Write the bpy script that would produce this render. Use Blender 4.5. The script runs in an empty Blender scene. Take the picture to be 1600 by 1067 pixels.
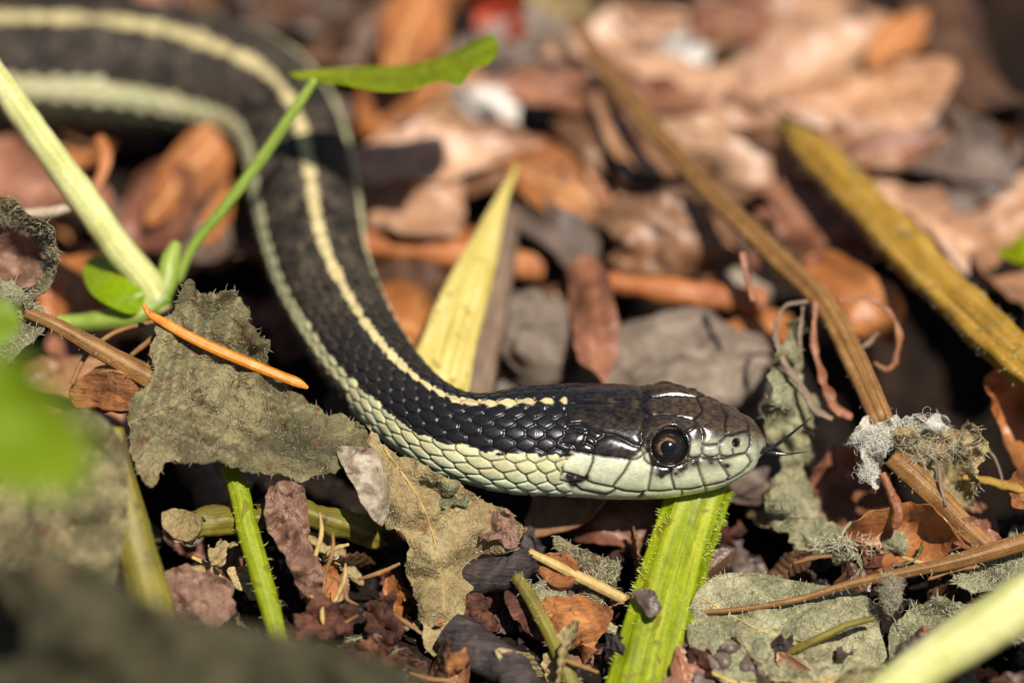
import bpy, math, random
import numpy as np
from mathutils import Vector, Matrix, geometry

# ------------------------------------------------------------------ camera, sky, sun, exposure
# scene unit: 1 unit = 1 cm (a macro photograph, the frame is about 10 cm wide)
S = bpy.context.scene
S.unit_settings.system = 'METRIC'
S.unit_settings.scale_length = 0.01
COL = S.collection
R = math.radians
ELEV = R(40); DIST = 45.0; PXCM = 163.0; Z0 = 1.74
CE, SE = math.cos(ELEV), math.sin(ELEV)
RIGHT = np.array([1., 0, 0]); UP = np.array([0, SE, CE]); FWD = np.array([0, CE, -SE])
TARGET = np.array([0, 0, Z0]); CAM = TARGET - FWD * DIST
cam = bpy.data.cameras.new('camera'); co = bpy.data.objects.new('camera', cam); COL.objects.link(co)
cam.sensor_width = 36; cam.lens = DIST * 36 / (1600 / PXCM)
cam.clip_start = 0.5; cam.clip_end = 2000
co.location = CAM; co.rotation_euler = (math.pi / 2 - ELEV, 0, 0)
cam.dof.use_dof = True; cam.dof.focus_distance = DIST - 0.22
APERTURE = 2.0                      # diameter of the lens opening in cm
cam.dof.aperture_fstop = cam.lens * 1e-3 / APERTURE
cam.dof.aperture_blades = 7
S.camera = co

SUNDIR = np.array([0.22, -0.40, 0.86]); SUNDIR /= np.linalg.norm(SUNDIR)     # towards the sun
W = bpy.data.worlds.new('World'); S.world = W; W.use_nodes = True
nt = W.node_tree
sky = nt.nodes.new('ShaderNodeTexSky'); sky.sky_type = 'NISHITA'; sky.sun_disc = False
sky.sun_elevation = math.asin(SUNDIR[2]); sky.sun_rotation = math.atan2(SUNDIR[0], SUNDIR[1])
bg = nt.nodes['Background']; bg.inputs['Strength'].default_value = 0.05
nt.links.new(sky.outputs['Color'], bg.inputs['Color'])
sl = bpy.data.lights.new('sun', 'SUN'); sl.energy = 5.0; sl.angle = R(0.53); sl.color = (1.0, 0.95, 0.87)
so = bpy.data.objects.new('sun', sl); COL.objects.link(so); so.location = (10, -14, 40)
so.rotation_euler = Vector(SUNDIR).to_track_quat('Z', 'Y').to_euler()
S.view_settings.view_transform = 'Standard'; S.view_settings.look = 'None'
S.view_settings.exposure = 0.42; S.view_settings.gamma = 1
S.cycles.use_denoising = True
S.cycles.max_bounces = 6; S.cycles.transparent_max_bounces = 6
S.cycles.caustics_reflective = False; S.cycles.caustics_refractive = False
S.cycles.sample_clamp_indirect = 4

# ------------------------------------------------------------------ helpers
rng = np.random.default_rng(7); random.seed(7)

def P(px, py, d):
    """point seen at photo pixel px, py, d cm behind the plane of sharp focus"""
    px = np.asarray(px, float); py = np.asarray(py, float); d = np.asarray(d, float)
    k = 1 + d / DIST
    return TARGET + ((px - 800) / PXCM * k)[..., None] * RIGHT + ((533.5 - py) / PXCM * k)[..., None] * UP + d[..., None] * FWD

def D_at(px, py, h):
    """depth at which the line of sight through a pixel reaches height h above the ground"""
    U0 = (533.5 - np.asarray(py, float)) / PXCM
    return (Z0 + U0 * CE - np.asarray(h, float)) / (SE - U0 * CE / DIST)

def H(px, py, h): return P(px, py, D_at(px, py, h))

def project(p):
    q = np.asarray(p) - CAM
    z = q @ FWD
    return 800 + PXCM * DIST * (q @ RIGHT) / z, 533.5 - PXCM * DIST * (q @ UP) / z

def _h(i):
    i = (i ^ 61) ^ (i >> 16); i = (i * 9) & 0xFFFFFFFF; i = i ^ (i >> 4); i = (i * 0x27d4eb2d) & 0xFFFFFFFF
    return ((i ^ (i >> 15)) & 0xFFFFFF) / float(0xFFFFFF)

def vnoise(p, seed=0):
    p = np.asarray(p, float); i = np.floor(p).astype(np.int64); f = p - i; f = f * f * (3 - 2 * f)
    out = 0
    for dx in (0, 1):
        for dy in (0, 1):
            for dz in (0, 1):
                k = ((i[..., 0] + dx) * 73856093) ^ ((i[..., 1] + dy) * 19349663) ^ ((i[..., 2] + dz) * 83492791) ^ (seed * 2654435)
                w = (f[..., 0] if dx else 1 - f[..., 0]) * (f[..., 1] if dy else 1 - f[..., 1]) * (f[..., 2] if dz else 1 - f[..., 2])
                out = out + w * _h(k & 0xFFFFFFFF)
    return out * 2 - 1

def fbm(p, oct=3, seed=0):
    p = np.asarray(p, float); a, s = 1.0, 0
    for o in range(oct):
        s = s + a * vnoise(p, seed + o); p = p * 2.03; a *= .5
    return s

def cr(xk, yk, x):
    """smooth interpolation through keys (cubic Hermite)"""
    xk = np.asarray(xk, float); yk = np.asarray(yk, float)
    if yk.ndim == 1: return cr(xk, yk[:, None], x)[:, 0]
    m = np.gradient(yk, xk, axis=0)
    k = np.clip(np.searchsorted(xk, x, 'right') - 1, 0, len(xk) - 2)
    h = (xk[k + 1] - xk[k])[:, None]; t = ((x - xk[k])[:, None] / h).clip(0, 1)
    return ((2*t**3-3*t**2+1)*yk[k] + (t**3-2*t**2+t)*h*m[k] + (-2*t**3+3*t**2)*yk[k+1] + (t**3-t**2)*h*m[k+1])

def curve(pts, n):
    """n points along a smooth line through pts, evenly spaced"""
    pts = np.asarray(pts, float)
    L = np.r_[0, np.cumsum(np.linalg.norm(np.diff(pts[:, :3], axis=0), axis=1))]
    return cr(L, pts, np.linspace(0, L[-1], n))

def seg_dist(p, a, b):
    """distance of points p (n,2) to segments a-b (m,2)"""
    best = np.full(len(p), 1e9)
    for A, B in zip(a, b):
        ab = B - A; t = (((p - A) @ ab) / max(ab @ ab, 1e-9)).clip(0, 1)
        d = p - (A + t[:, None] * ab)
        best = np.minimum(best, np.hypot(d[:, 0], d[:, 1]))
    return best

def poly_dist(p, lines):
    a = np.concatenate([np.asarray(l, float)[:-1] for l in lines]); b = np.concatenate([np.asarray(l, float)[1:] for l in lines])
    return seg_dist(p, a, b)

def tag(o, label=None, cat=None, group=None, kind=None):
    if label: o['label'] = label
    if cat: o['category'] = cat
    if group: o['group'] = group
    if kind: o['kind'] = kind
    return o

ORIG = {}
def mk(name, V, F, mat, parent=None, smooth=True, attrs=None, origin=None):
    """one mesh object from vertices and faces given in world coordinates; its origin sits at its base"""
    V = np.asarray(V, float)
    o0 = np.asarray(origin if origin is not None else [V[:, 0].mean(), V[:, 1].mean(), V[:, 2].min()], float)
    me = bpy.data.meshes.new(name)
    if isinstance(F, np.ndarray): F = [F]
    elif len(F) and not isinstance(F[0], np.ndarray):
        by = {}
        for f in F: by.setdefault(len(f), []).append(f)
        F = [np.array(v) for v in by.values()]
    loops = np.concatenate([f.ravel() for f in F]); n = np.concatenate([np.full(len(f), f.shape[1]) for f in F])
    me.vertices.add(len(V)); me.vertices.foreach_set('co', (V - o0).astype(np.float32).ravel())
    me.loops.add(len(loops)); me.loops.foreach_set('vertex_index', loops.astype(np.int32))
    me.polygons.add(len(n)); me.polygons.foreach_set('loop_start', np.r_[0, np.cumsum(n)[:-1]].astype(np.int32))
    me.update(calc_edges=True)
    if smooth: me.polygons.foreach_set('use_smooth', np.ones(len(n), bool))
    for k, a in (attrs or {}).items():
        a = np.asarray(a, np.float32)
        if a.ndim == 1:
            at = me.attributes.new(k, 'FLOAT', 'POINT'); at.data.foreach_set('value', a)
        else:
            at = me.attributes.new(k, 'FLOAT_COLOR', 'POINT')
            at.data.foreach_set('color', np.c_[a, np.ones(len(a))].astype(np.float32).ravel() if a.shape[1] == 3 else a.ravel())
    me.materials.append(mat); me.validate()
    o = bpy.data.objects.new(name, me); COL.objects.link(o)
    ORIG[o.name] = o0
    if parent is not None:
        o.parent = parent; o.location = o0 - ORIG[parent.name]
    else: o.location = o0
    return o

def empty(name, loc):
    o = bpy.data.objects.new(name, None); COL.objects.link(o); o.location = loc; o.empty_display_size = .2
    ORIG[o.name] = np.asarray(loc, float); return o

def tube_mesh(C, rad, nseg=14, ribs=0, rib_amp=.12, flat=1.0, noise=0.0, seed=0, ref=None, ragged=0.0):
    """a tapering tube along points C with radii rad, closed at both ends; ribs run along it"""
    C = np.asarray(C, float); n = len(C); rad = np.broadcast_to(np.asarray(rad, float), (n,)).copy()
    T = np.gradient(C, axis=0); T /= np.linalg.norm(T, axis=1)[:, None] + 1e-12
    N = np.zeros_like(C); r0 = np.array(ref if ref is not None else [0.13, -.62, .77], float)
    for i in range(n):
        v = (r0 if i == 0 else N[i-1]); v = v - (v @ T[i]) * T[i]
        N[i] = v / (np.linalg.norm(v) + 1e-12)
    B = np.cross(T, N)
    a = np.linspace(0, 2*np.pi, nseg, endpoint=False)
    prof = 1 + rib_amp * (np.cos(ribs * a) if ribs else 0 * a)
    V = C[:, None] + rad[:, None, None] * prof[None, :, None] * (np.cos(a)[None, :, None] * flat * N[:, None] + np.sin(a)[None, :, None] * B[:, None])
    if noise:
        q = V / (rad.max() * 1.6); V += (noise * rad[:, None] * fbm(q, 3, seed))[..., None] * (V - C[:, None]) / (rad[:, None, None] + 1e-9)
    if ragged:
        V[-1] += T[-1] * (rng.random((nseg, 1)) - .4) * ragged; V[0] -= T[0] * (rng.random((nseg, 1)) - .4) * ragged
    V = V.reshape(-1, 3); i = np.arange(n-1)[:, None] * nseg; j = np.arange(nseg); k = (j + 1) % nseg
    F = np.stack([i + j, i + k, i + nseg + k, i + nseg + j], -1).reshape(-1, 4)
    V = np.vstack([V, C[0] - T[0]*rad[0]*.25, C[-1] + T[-1]*rad[-1]*.25])
    e = n * nseg
    cap0 = np.stack([np.full(nseg, e), k, j], -1); cap1 = np.stack([np.full(nseg, e+1), (n-1)*nseg + j, (n-1)*nseg + k], -1)
    return V, [F, np.vstack([cap0, cap1])]

def join(parts):
    Vs, quads, tris, off = [], [], [], 0
    for V, Fs in parts:
        Vs.append(V)
        for F in (Fs if isinstance(Fs, list) else [Fs]):
            (quads if F.shape[1] == 4 else tris).append(F + off)
        off += len(V)
    out = []
    if quads: out.append(np.vstack(quads))
    if tris: out.append(np.vstack(tris))
    return np.vstack(Vs), out

def hair_mesh(base, direction, length, width):
    """many thin tapering hairs: base points, unit directions"""
    n = len(base); d = direction / (np.linalg.norm(direction, axis=1)[:, None] + 1e-9)
    a = np.cross(d, rng.normal(size=(n, 3))); a /= np.linalg.norm(a, axis=1)[:, None] + 1e-9; b = np.cross(d, a)
    w = np.broadcast_to(width, (n,))[:, None]; L = np.broadcast_to(length, (n,))[:, None]
    bend = a * L * rng.uniform(-.3, .3, (n, 1))
    ring0 = [base + w * (a*math.cos(t) + b*math.sin(t)) for t in (0, 2.09, 4.19)]
    mid = base + d * L * .55 + bend * .3
    ring1 = [mid + .6 * w * (a*math.cos(t) + b*math.sin(t)) for t in (0, 2.09, 4.19)]
    tip = base + d * L + bend
    V = np.stack(ring0 + ring1 + [tip], 1).reshape(-1, 3); o = np.arange(n)[:, None] * 7
    q = np.array([[0,1,4,3],[1,2,5,4],[2,0,3,5]]); t = np.array([[3,4,6],[4,5,6],[5,3,6]])
    return V, [(o[:, :, None] + q[None]).reshape(-1, 4), (o[:, :, None] + t[None]).reshape(-1, 3)]

# ------------------------------------------------------------------ materials
def lin(c):
    c = np.asarray(c, float) / 255
    return tuple(np.where(c <= .04045, c / 12.92, ((c + .055) / 1.055) ** 2.4)) + (1,)

def N(nt, t, **kw):
    n = nt.nodes.new(t)
    for k, v in kw.items(): setattr(n, k, v)
    return n

def ramp(nt, fac, stops):
    r = N(nt, 'ShaderNodeValToRGB'); e = r.color_ramp.elements
    while len(e) < len(stops): e.new(.5)
    for el, (p, c) in zip(e, stops): el.position = p; el.color = c if len(c) == 4 else tuple(c) + (1,)
    nt.links.new(fac, r.inputs[0]); return r.outputs[0]

def mixc(nt, f, a, b, mode='MIX'):
    m = N(nt, 'ShaderNodeMix', data_type='RGBA', blend_type=mode)
    for s, v in ((m.inputs[0], f), (m.inputs[6], a), (m.inputs[7], b)):
        if hasattr(v, 'links'): nt.links.new(v, s)
        else: s.default_value = v
    return m.outputs[2]

def noise_tex(nt, vec, scale, detail=4, rough=.6, dist=0.0):
    n = N(nt, 'ShaderNodeTexNoise'); n.inputs['Scale'].default_value = scale; n.inputs['Detail'].default_value = detail
    n.inputs['Roughness'].default_value = rough; n.inputs['Distortion'].default_value = dist
    nt.links.new(vec, n.inputs['Vector']); return n.outputs['Fac']

def base_mat(name):
    m = bpy.data.materials.new(name); m.use_nodes = True; nt = m.node_tree
    b = nt.nodes['Principled BSDF']; out = nt.nodes['Material Output']
    tc = N(nt, 'ShaderNodeTexCoord'); oi = N(nt, 'ShaderNodeObjectInfo')
    off = N(nt, 'ShaderNodeVectorMath', operation='SCALE'); off.inputs[0].default_value = (37, 17, 53)
    nt.links.new(oi.outputs['Random'], off.inputs['Scale'])
    ad = N(nt, 'ShaderNodeVectorMath', operation='ADD'); nt.links.new(tc.outputs['Object'], ad.inputs[0]); nt.links.new(off.outputs[0], ad.inputs[1])
    return m, nt, b, out, ad.outputs[0], oi

def bump(nt, b, h, strength, dist):
    bp = N(nt, 'ShaderNodeBump'); bp.inputs['Strength'].default_value = strength; bp.inputs['Distance'].default_value = dist
    nt.links.new(h, bp.inputs['Height']); nt.links.new(bp.outputs[0], b.inputs['Normal']); return bp

def leaf_mat(name, c_dark, c_mid, c_light, rough=.6, trans=.15, scale=1.6, vein=None, spots=None, var=.25, spec=.4, fine=18, bs=.5, tcol=None, ret=0, fib=0):
    m, nt, b, out, vec, oi = base_mat(name)
    n1 = noise_tex(nt, vec, scale, 5, .62, .6); n2 = noise_tex(nt, vec, fine, 3, .6)
    if fib:
        mp = N(nt, 'ShaderNodeMapping'); mp.inputs['Rotation'].default_value = (.4, .3, fib); mp.inputs['Scale'].default_value = (2.2, 16, 16); nt.links.new(vec, mp.inputs['Vector']); n2 = noise_tex(nt, mp.outputs[0], 1.6, 5, .7, .5)
    c = ramp(nt, n1, [(.30, lin(c_dark)), (.5, lin(c_mid)), (.70, lin(c_light))])
    c = mixc(nt, .55, c, ramp(nt, n2, [(.3, (.55, .55, .55)), (.7, (1.3, 1.3, 1.3))]), 'MULTIPLY')
    if spots:
        n3 = noise_tex(nt, vec, scale * 3.1, 3, .5, 1.0)
        sp = ramp(nt, n3, [(.60, (0, 0, 0)), (.68, (1, 1, 1))])
        c = mixc(nt, sp, c, lin(spots))
    at = N(nt, 'ShaderNodeAttribute', attribute_name='vein')
    if vein: c = mixc(nt, at.outputs['Fac'], c, lin(vein))
    if var:
        hv = N(nt, 'ShaderNodeHueSaturation'); mr = N(nt, 'ShaderNodeMapRange')
        nt.links.new(oi.outputs['Random'], mr.inputs[0]); mr.inputs[3].default_value = 1 - var; mr.inputs[4].default_value = 1 + var
        nt.links.new(mr.outputs[0], hv.inputs['Value']); nt.links.new(c, hv.inputs['Color']); c = hv.outputs[0]
    nt.links.new(c, b.inputs['Base Color'])
    rr = N(nt, 'ShaderNodeMapRange'); nt.links.new(n2, rr.inputs[0]); rr.inputs[3].default_value = rough - .12; rr.inputs[4].default_value = rough + .15
    nt.links.new(rr.outputs[0], b.inputs['Roughness'])
    b.inputs['Specular IOR Level'].default_value = spec
    hs = N(nt, 'ShaderNodeMath', operation='ADD'); nt.links.new(n1, hs.inputs[0]); nt.links.new(n2, hs.inputs[1])
    if ret:
        vo = N(nt, 'ShaderNodeTexVoronoi', feature='DISTANCE_TO_EDGE'); vo.inputs['Scale'].default_value = ret
        wp = N(nt, 'ShaderNodeVectorMath', operation='MULTIPLY_ADD'); nw = N(nt, 'ShaderNodeTexNoise'); nw.inputs['Scale'].default_value = 5; nt.links.new(vec, nw.inputs['Vector'])
        nt.links.new(nw.outputs['Color'], wp.inputs[0]); wp.inputs[1].default_value = (.12, .12, .12); nt.links.new(vec, wp.inputs[2]); nt.links.new(wp.outputs[0], vo.inputs['Vector'])
        rv = ramp(nt, vo.outputs['Distance'], [(.0, (0, 0, 0)), (.12, (1, 1, 1))])
        h2 = N(nt, 'ShaderNodeMath', operation='MULTIPLY_ADD'); nt.links.new(rv, h2.inputs[0]); h2.inputs[1].default_value = .22; nt.links.new(hs.outputs[0], h2.inputs[2]); hs = h2
        c = mixc(nt, .16, c, mixc(nt, rv, (.45, .42, .36, 1), (1.1, 1.1, 1.1, 1)), 'MULTIPLY'); nt.links.new(c, b.inputs['Base Color'])
    bump(nt, b, hs.outputs[0], bs, .04)
    if trans:
        t = N(nt, 'ShaderNodeBsdfTranslucent'); mx = N(nt, 'ShaderNodeMixShader'); mx.inputs[0].default_value = trans
        tc_ = mixc(nt, .6, c, lin(tcol)) if tcol else c
        nt.links.new(tc_, t.inputs['Color']); nt.links.new(b.outputs[0], mx.inputs[1]); nt.links.new(t.outputs[0], mx.inputs[2])
        nt.links.new(mx.outputs[0], out.inputs['Surface'])
    return m

def stem_mat(name, c_dark, c_mid, c_light, rough=.5, trans=.0, spec=.4, stretch=(1, 1, 1), scale=6, sss=0.0, spots=None):
    m, nt, b, out, vec, oi = base_mat(name)
    mp = N(nt, 'ShaderNodeMapping'); mp.inputs['Scale'].default_value = stretch; nt.links.new(vec, mp.inputs['Vector'])
    n1 = noise_tex(nt, mp.outputs[0], scale, 4, .6, .4); n2 = noise_tex(nt, vec, 26, 3, .6)
    fb = N(nt, 'ShaderNodeAttribute', attribute_name='fibre'); nf = noise_tex(nt, fb.outputs['Vector'], 3.2, 4, .65)
    mf = N(nt, 'ShaderNodeMath', operation='MULTIPLY_ADD'); nt.links.new(nf, mf.inputs[0]); mf.inputs[1].default_value = .75; mh = N(nt, 'ShaderNodeMath', operation='MULTIPLY'); nt.links.new(n1, mh.inputs[0]); mh.inputs[1].default_value = .4
    nt.links.new(mh.outputs[0], mf.inputs[2]); ms = N(nt, 'ShaderNodeMath', operation='SUBTRACT'); nt.links.new(mf.outputs[0], ms.inputs[0]); ms.inputs[1].default_value = .07; n1 = ms.outputs[0]
    c = ramp(nt, n1, [(.34, lin(c_dark)), (.5, lin(c_mid)), (.66, lin(c_light))])
    c = mixc(nt, .4, c, ramp(nt, n2, [(.3, (.6, .6, .6)), (.7, (1.25, 1.25, 1.25))]), 'MULTIPLY')
    if spots:
        n3 = noise_tex(nt, vec, 5, 3, .5, .5); c = mixc(nt, ramp(nt, n3, [(.6, (0, 0, 0)), (.67, (1, 1, 1))]), c, lin(spots))
    nt.links.new(c, b.inputs['Base Color']); b.inputs['Roughness'].default_value = rough; b.inputs['Specular IOR Level'].default_value = spec
    if sss:
        b.inputs['Subsurface Weight'].default_value = sss; b.inputs['Subsurface Radius'].default_value = (.09, .1, .03); b.inputs['Subsurface Scale'].default_value = 1
    bump(nt, b, n1, .35, .03)
    return m

M = {}
M['tan'] = leaf_mat('dead leaf tan', (112, 78, 54), (152, 108, 76), (188, 144, 108), .38, .12, .9, vein=(186, 142, 102), spots=(96, 64, 46), var=.28, spec=.6, bs=.35)
M['pinktan'] = leaf_mat('dead leaf pinkish tan', (132, 96, 72), (170, 128, 98), (204, 164, 132), .38, .10, .9, vein=(198, 158, 122), spots=(114, 80, 62), var=.25, spec=.6, bs=.35)
M['orange'] = leaf_mat('dead leaf orange brown', (130, 76, 38), (166, 102, 55), (194, 132, 80), .36, .16, .9, vein=(202, 148, 93), spots=(108, 60, 34), var=.22, spec=.5, bs=.35)
M['brown'] = leaf_mat('dead leaf dark brown', (56, 38, 28), (84, 58, 42), (116, 82, 60), .36, .06, 1.0, vein=(124, 90, 62), var=.25, spec=.5, bs=.35)
M['red'] = leaf_mat('dead leaf red brown', (94, 58, 42), (130, 84, 62), (164, 116, 88), .38, .10, 1.1, vein=(166, 114, 82), spots=(88, 54, 40), var=.22, bs=.35)
M['greybrown'] = leaf_mat('dead leaf grey brown', (64, 52, 46), (96, 80, 70), (126, 108, 96), .4, .05, 1.2, vein=(124, 106, 92), var=.2, bs=.35)
M['pale'] = leaf_mat('bleached leaf', (170, 158, 142), (214, 204, 192), (236, 230, 222), .3, .08, 1.5, spots=(170, 150, 130))
M['scarlet'] = leaf_mat('red leaf', (104, 36, 20), (156, 54, 26), (176, 76, 40), .5, .1, 2)
M['sage'] = leaf_mat('withered sage green leaf', (94, 92, 68), (138, 134, 102), (172, 166, 130), .7, .12, 1.7, vein=(176, 170, 128), spots=(112, 94, 66), spec=.25, fine=24, bs=.9, ret=13)
M['sagedark'] = leaf_mat('withered grey green leaf', (62, 56, 38), (104, 96, 66), (146, 134, 96), .7, .08, 1.5, vein=(156, 144, 104), spots=(96, 70, 48), spec=.22, fine=26, bs=.8, ret=12)
M['beige'] = leaf_mat('withered beige leaf', (126, 108, 70), (164, 144, 100), (192, 172, 126), .75, .10, 1.8, vein=(186, 164, 114), spots=(146, 112, 76), spec=.2, fine=24, bs=.7, ret=15)
M['green'] = leaf_mat('fresh green leaf', (116, 132, 2), (144, 158, 4), (164, 176, 16), .4, .4, 1.4, vein=(174, 184, 50), var=0, tcol=(184, 196, 6), bs=.25)
M['lime'] = leaf_mat('bright green bud leaf', (130, 160, 10), (156, 180, 18), (176, 192, 40), .3, .5, 1.4, var=0, tcol=(190, 210, 16), bs=.15)
M['fargreen'] = leaf_mat('soft green leaf', (112, 138, 20), (138, 160, 28), (158, 176, 44), .45, .45, 1.2, var=0, tcol=(170, 196, 30))
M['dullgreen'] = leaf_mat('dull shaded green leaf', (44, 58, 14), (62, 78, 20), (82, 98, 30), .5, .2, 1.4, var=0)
M['darkfore'] = leaf_mat('dark withered leaf', (40, 40, 28), (66, 62, 44), (96, 88, 64), .8, .03, .9, spots=(104, 86, 58), spec=.15, bs=.5)
M['bark'] = leaf_mat('red brown bark', (46, 26, 20), (92, 54, 38), (134, 88, 64), .6, 0, 3.5, spots=(40, 28, 26), spec=.3, bs=1, fib=.7)
M['barkorange'] = leaf_mat('orange bark chip', (96, 54, 26), (150, 92, 46), (186, 128, 74), .55, 0, 3, spots=(84, 54, 32), bs=1, fib=-.5)
M['barkdark'] = leaf_mat('dark wet twig bark', (26, 20, 20), (54, 44, 42), (88, 74, 68), .45, 0, 4, bs=1, fib=.25)
M['whiteleaf'] = leaf_mat('white downy leaf', (160, 152, 132), (200, 194, 178), (226, 222, 210), .8, .1, 3.5, spots=(136, 118, 90), var=0, spec=.2, fine=30, bs=1)
M['shell'] = leaf_mat('pale papery husk', (120, 96, 76), (164, 148, 124), (196, 184, 162), .55, .1, 2.2, spots=(136, 74, 52), fine=22)
M['pinkstrip'] = leaf_mat('pinkish withered strip', (84, 56, 44), (124, 92, 74), (164, 132, 108), .55, .05, 2.6, spots=(104, 52, 36), fine=26, bs=.9)
M['stone'] = leaf_mat('grey stone', (84, 72, 60), (124, 108, 92), (158, 142, 124), .7, 0, 2.4, spots=(92, 70, 54), fine=30, bs=.6)
M['st_pale'] = stem_mat('pale green stem', (160, 164, 88), (196, 194, 124), (220, 216, 164), .2, sss=.4, scale=2, spec=.7)
M['st_green'] = stem_mat('green stem', (96, 118, 36), (128, 146, 56), (156, 168, 80), .4, sss=.3, scale=3)
M['st_stalk'] = stem_mat('juicy green stalk', (92, 104, 0), (122, 132, 3), (152, 156, 22), .45, sss=.25, scale=5, spots=(104, 104, 10))
M['st_olive'] = stem_mat('olive stem', (72, 68, 18), (106, 96, 28), (136, 122, 46), .5, sss=.12, scale=3, spots=(84, 66, 30))
M['st_yellow'] = stem_mat('pale yellow stem', (160, 138, 52), (188, 170, 90), (208, 194, 134), .45, sss=.2, scale=1.2, spots=(150, 124, 58))
M['st_mustard'] = stem_mat('mustard yellow stem', (108, 80, 18), (150, 112, 32), (178, 142, 64), .55, sss=.1, scale=3, spots=(118, 98, 50))
M['st_brown'] = stem_mat('dry brown stem', (84, 56, 28), (124, 86, 44), (156, 116, 66), .5, scale=5)
M['st_red'] = stem_mat('dry red brown stem', (84, 46, 28), (128, 76, 46), (158, 106, 66), .45, scale=6)
M['st_straw'] = stem_mat('straw', (140, 110, 56), (176, 146, 84), (200, 176, 116), .5, scale=6)
M['st_grey'] = stem_mat('grey brown dead stem', (76, 62, 48), (112, 90, 72), (142, 122, 102), .6, scale=5)
M['st_orange'] = stem_mat('orange brown twig', (118, 66, 34), (168, 100, 54), (196, 136, 86), .5, scale=3)
M['needle'] = stem_mat('orange conifer needle', (160, 78, 8), (204, 120, 24), (224, 154, 62), .35, sss=.1, scale=5, spots=(176, 88, 14))
M['hair'] = stem_mat('plant hair', (170, 160, 130), (200, 190, 160), (225, 218, 196), .4)
M['hairgrey'] = stem_mat('grey plant hair', (130, 122, 98), (160, 150, 124), (188, 178, 152), .4)
M['hairgreen'] = stem_mat('green plant hair', (150, 176, 60), (186, 204, 100), (220, 226, 150), .35)
M['cotton'] = stem_mat('white cotton down', (176, 168, 148), (206, 200, 184), (226, 222, 212), .8)

# ------------------------------------------------------------------ ground
def ground_h(x, y):
    p = np.stack([x, y, x*0], -1)
    z = -.38 + .16*fbm(p*.55, 3, 5) + .07*fbm(p*2.3, 3, 6)
    for px, py, r, dp in ((1490,590,1.3,2.4), (960,820,.7,.7), (290,770,.8,.9), (1575,80,1.3,2.4), (640,470,.5,.6), (330,440,.6,.6), (700,900,.6,.5), (1180,800,.6,.6)):
        c = H(px, py, -.3); z = z - dp*np.exp(-(((x-c[0])**2 + (y-c[1])**2)/r**2))
    return z
def axis(a, b, step, far):
    fine = np.arange(a, b, step); g = np.geomspace(step*2, far, 16)
    return np.r_[a - g[::-1], fine, b + g]
gx, gy = axis(-7.5, 7.5, .055, 150), axis(-5.5, 11, .055, 150)
GX, GY = np.meshgrid(gx, gy, indexing='ij'); GZ = ground_h(GX, GY)
ii = (np.arange(len(gx)-1)[:, None]*len(gy) + np.arange(len(gy)-1)).ravel()
m, nt, b, out, vec, oi = base_mat('dark forest humus')
tc = N(nt, 'ShaderNodeTexCoord'); n1 = noise_tex(nt, tc.outputs['Object'], 2.2, 6, .7); n2 = noise_tex(nt, tc.outputs['Object'], 14, 4, .7)
c = ramp(nt, n1, [(.3, lin((18,13,10))), (.55, lin((38,27,20))), (.75, lin((66,46,34)))])
c = mixc(nt, .6, c, ramp(nt, n2, [(.3, (.4,.4,.4)), (.7, (1.4,1.4,1.4))]), 'MULTIPLY')
nt.links.new(c, b.inputs['Base Color']); b.inputs['Roughness'].default_value = .85; b.inputs['Specular IOR Level'].default_value = .15; bump(nt, b, n2, .9, .08)
g = mk('ground', np.stack([GX, GY, GZ], -1).reshape(-1, 3), np.stack([ii, ii+len(gy), ii+len(gy)+1, ii+1], -1), m, origin=(0, 0, 0)); tag(g, kind='structure')

# ------------------------------------------------------------------ leaves and stems
def thicken(V, F, t, attrs=None):
    """give a triangle/quad sheet a real thickness t with a rim"""
    Fs = F if isinstance(F, list) else [F]
    n = np.zeros_like(V)
    for f in Fs:
        fn = np.cross(V[f[:,1]]-V[f[:,0]], V[f[:,2]]-V[f[:,0]])
        for k in range(f.shape[1]): np.add.at(n, f[:,k], fn)
    n /= np.linalg.norm(n, axis=1)[:,None] + 1e-12
    e = np.concatenate([np.stack([f[:,k], f[:,(k+1) % f.shape[1]]], 1) for f in Fs for k in range(f.shape[1])])
    key = set(map(tuple, e.tolist())); be = np.array([x for x in e.tolist() if (x[1], x[0]) not in key])
    m = len(V); out = [f for f in Fs] + [f[:, ::-1] + m for f in Fs]
    bv_ = np.unique(be); k = len(bv_); lut = np.zeros(m, int); lut[bv_] = np.arange(k)
    side = np.stack([lut[be[:,1]]+2*m, lut[be[:,0]]+2*m, lut[be[:,0]]+2*m+k, lut[be[:,1]]+2*m+k], 1); out.append(side)
    q = [f for f in out if f.shape[1] == 4]; tr = [f for f in out if f.shape[1] == 3]
    F2 = ([np.vstack(q)] if q else []) + ([np.vstack(tr)] if tr else [])
    A_, B_ = V + n*t/2, V - n*t/2
    thicken.idx = np.r_[np.arange(m), np.arange(m), bv_, bv_]
    return np.vstack([A_, B_, A_[bv_], B_[bv_]]), F2, n

def tps(xy, v, q, lam=1e-3):
    s = 100.0; xy = np.asarray(xy)/s; q = q/s; n = len(xy)
    U = lambda r2: .5*r2*np.log(r2 + 1e-9)
    K = U(((xy[:,None]-xy[None])**2).sum(-1)) + lam*np.eye(n); Pm = np.c_[np.ones(n), xy]
    A = np.block([[K, Pm], [Pm.T, np.zeros((3,3))]]); w = np.linalg.solve(A, np.r_[v, 0, 0, 0])
    return U(((q[:,None]-xy[None])**2).sum(-1)) @ w[:n] + np.c_[np.ones(len(q)), q] @ w[n:]

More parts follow.
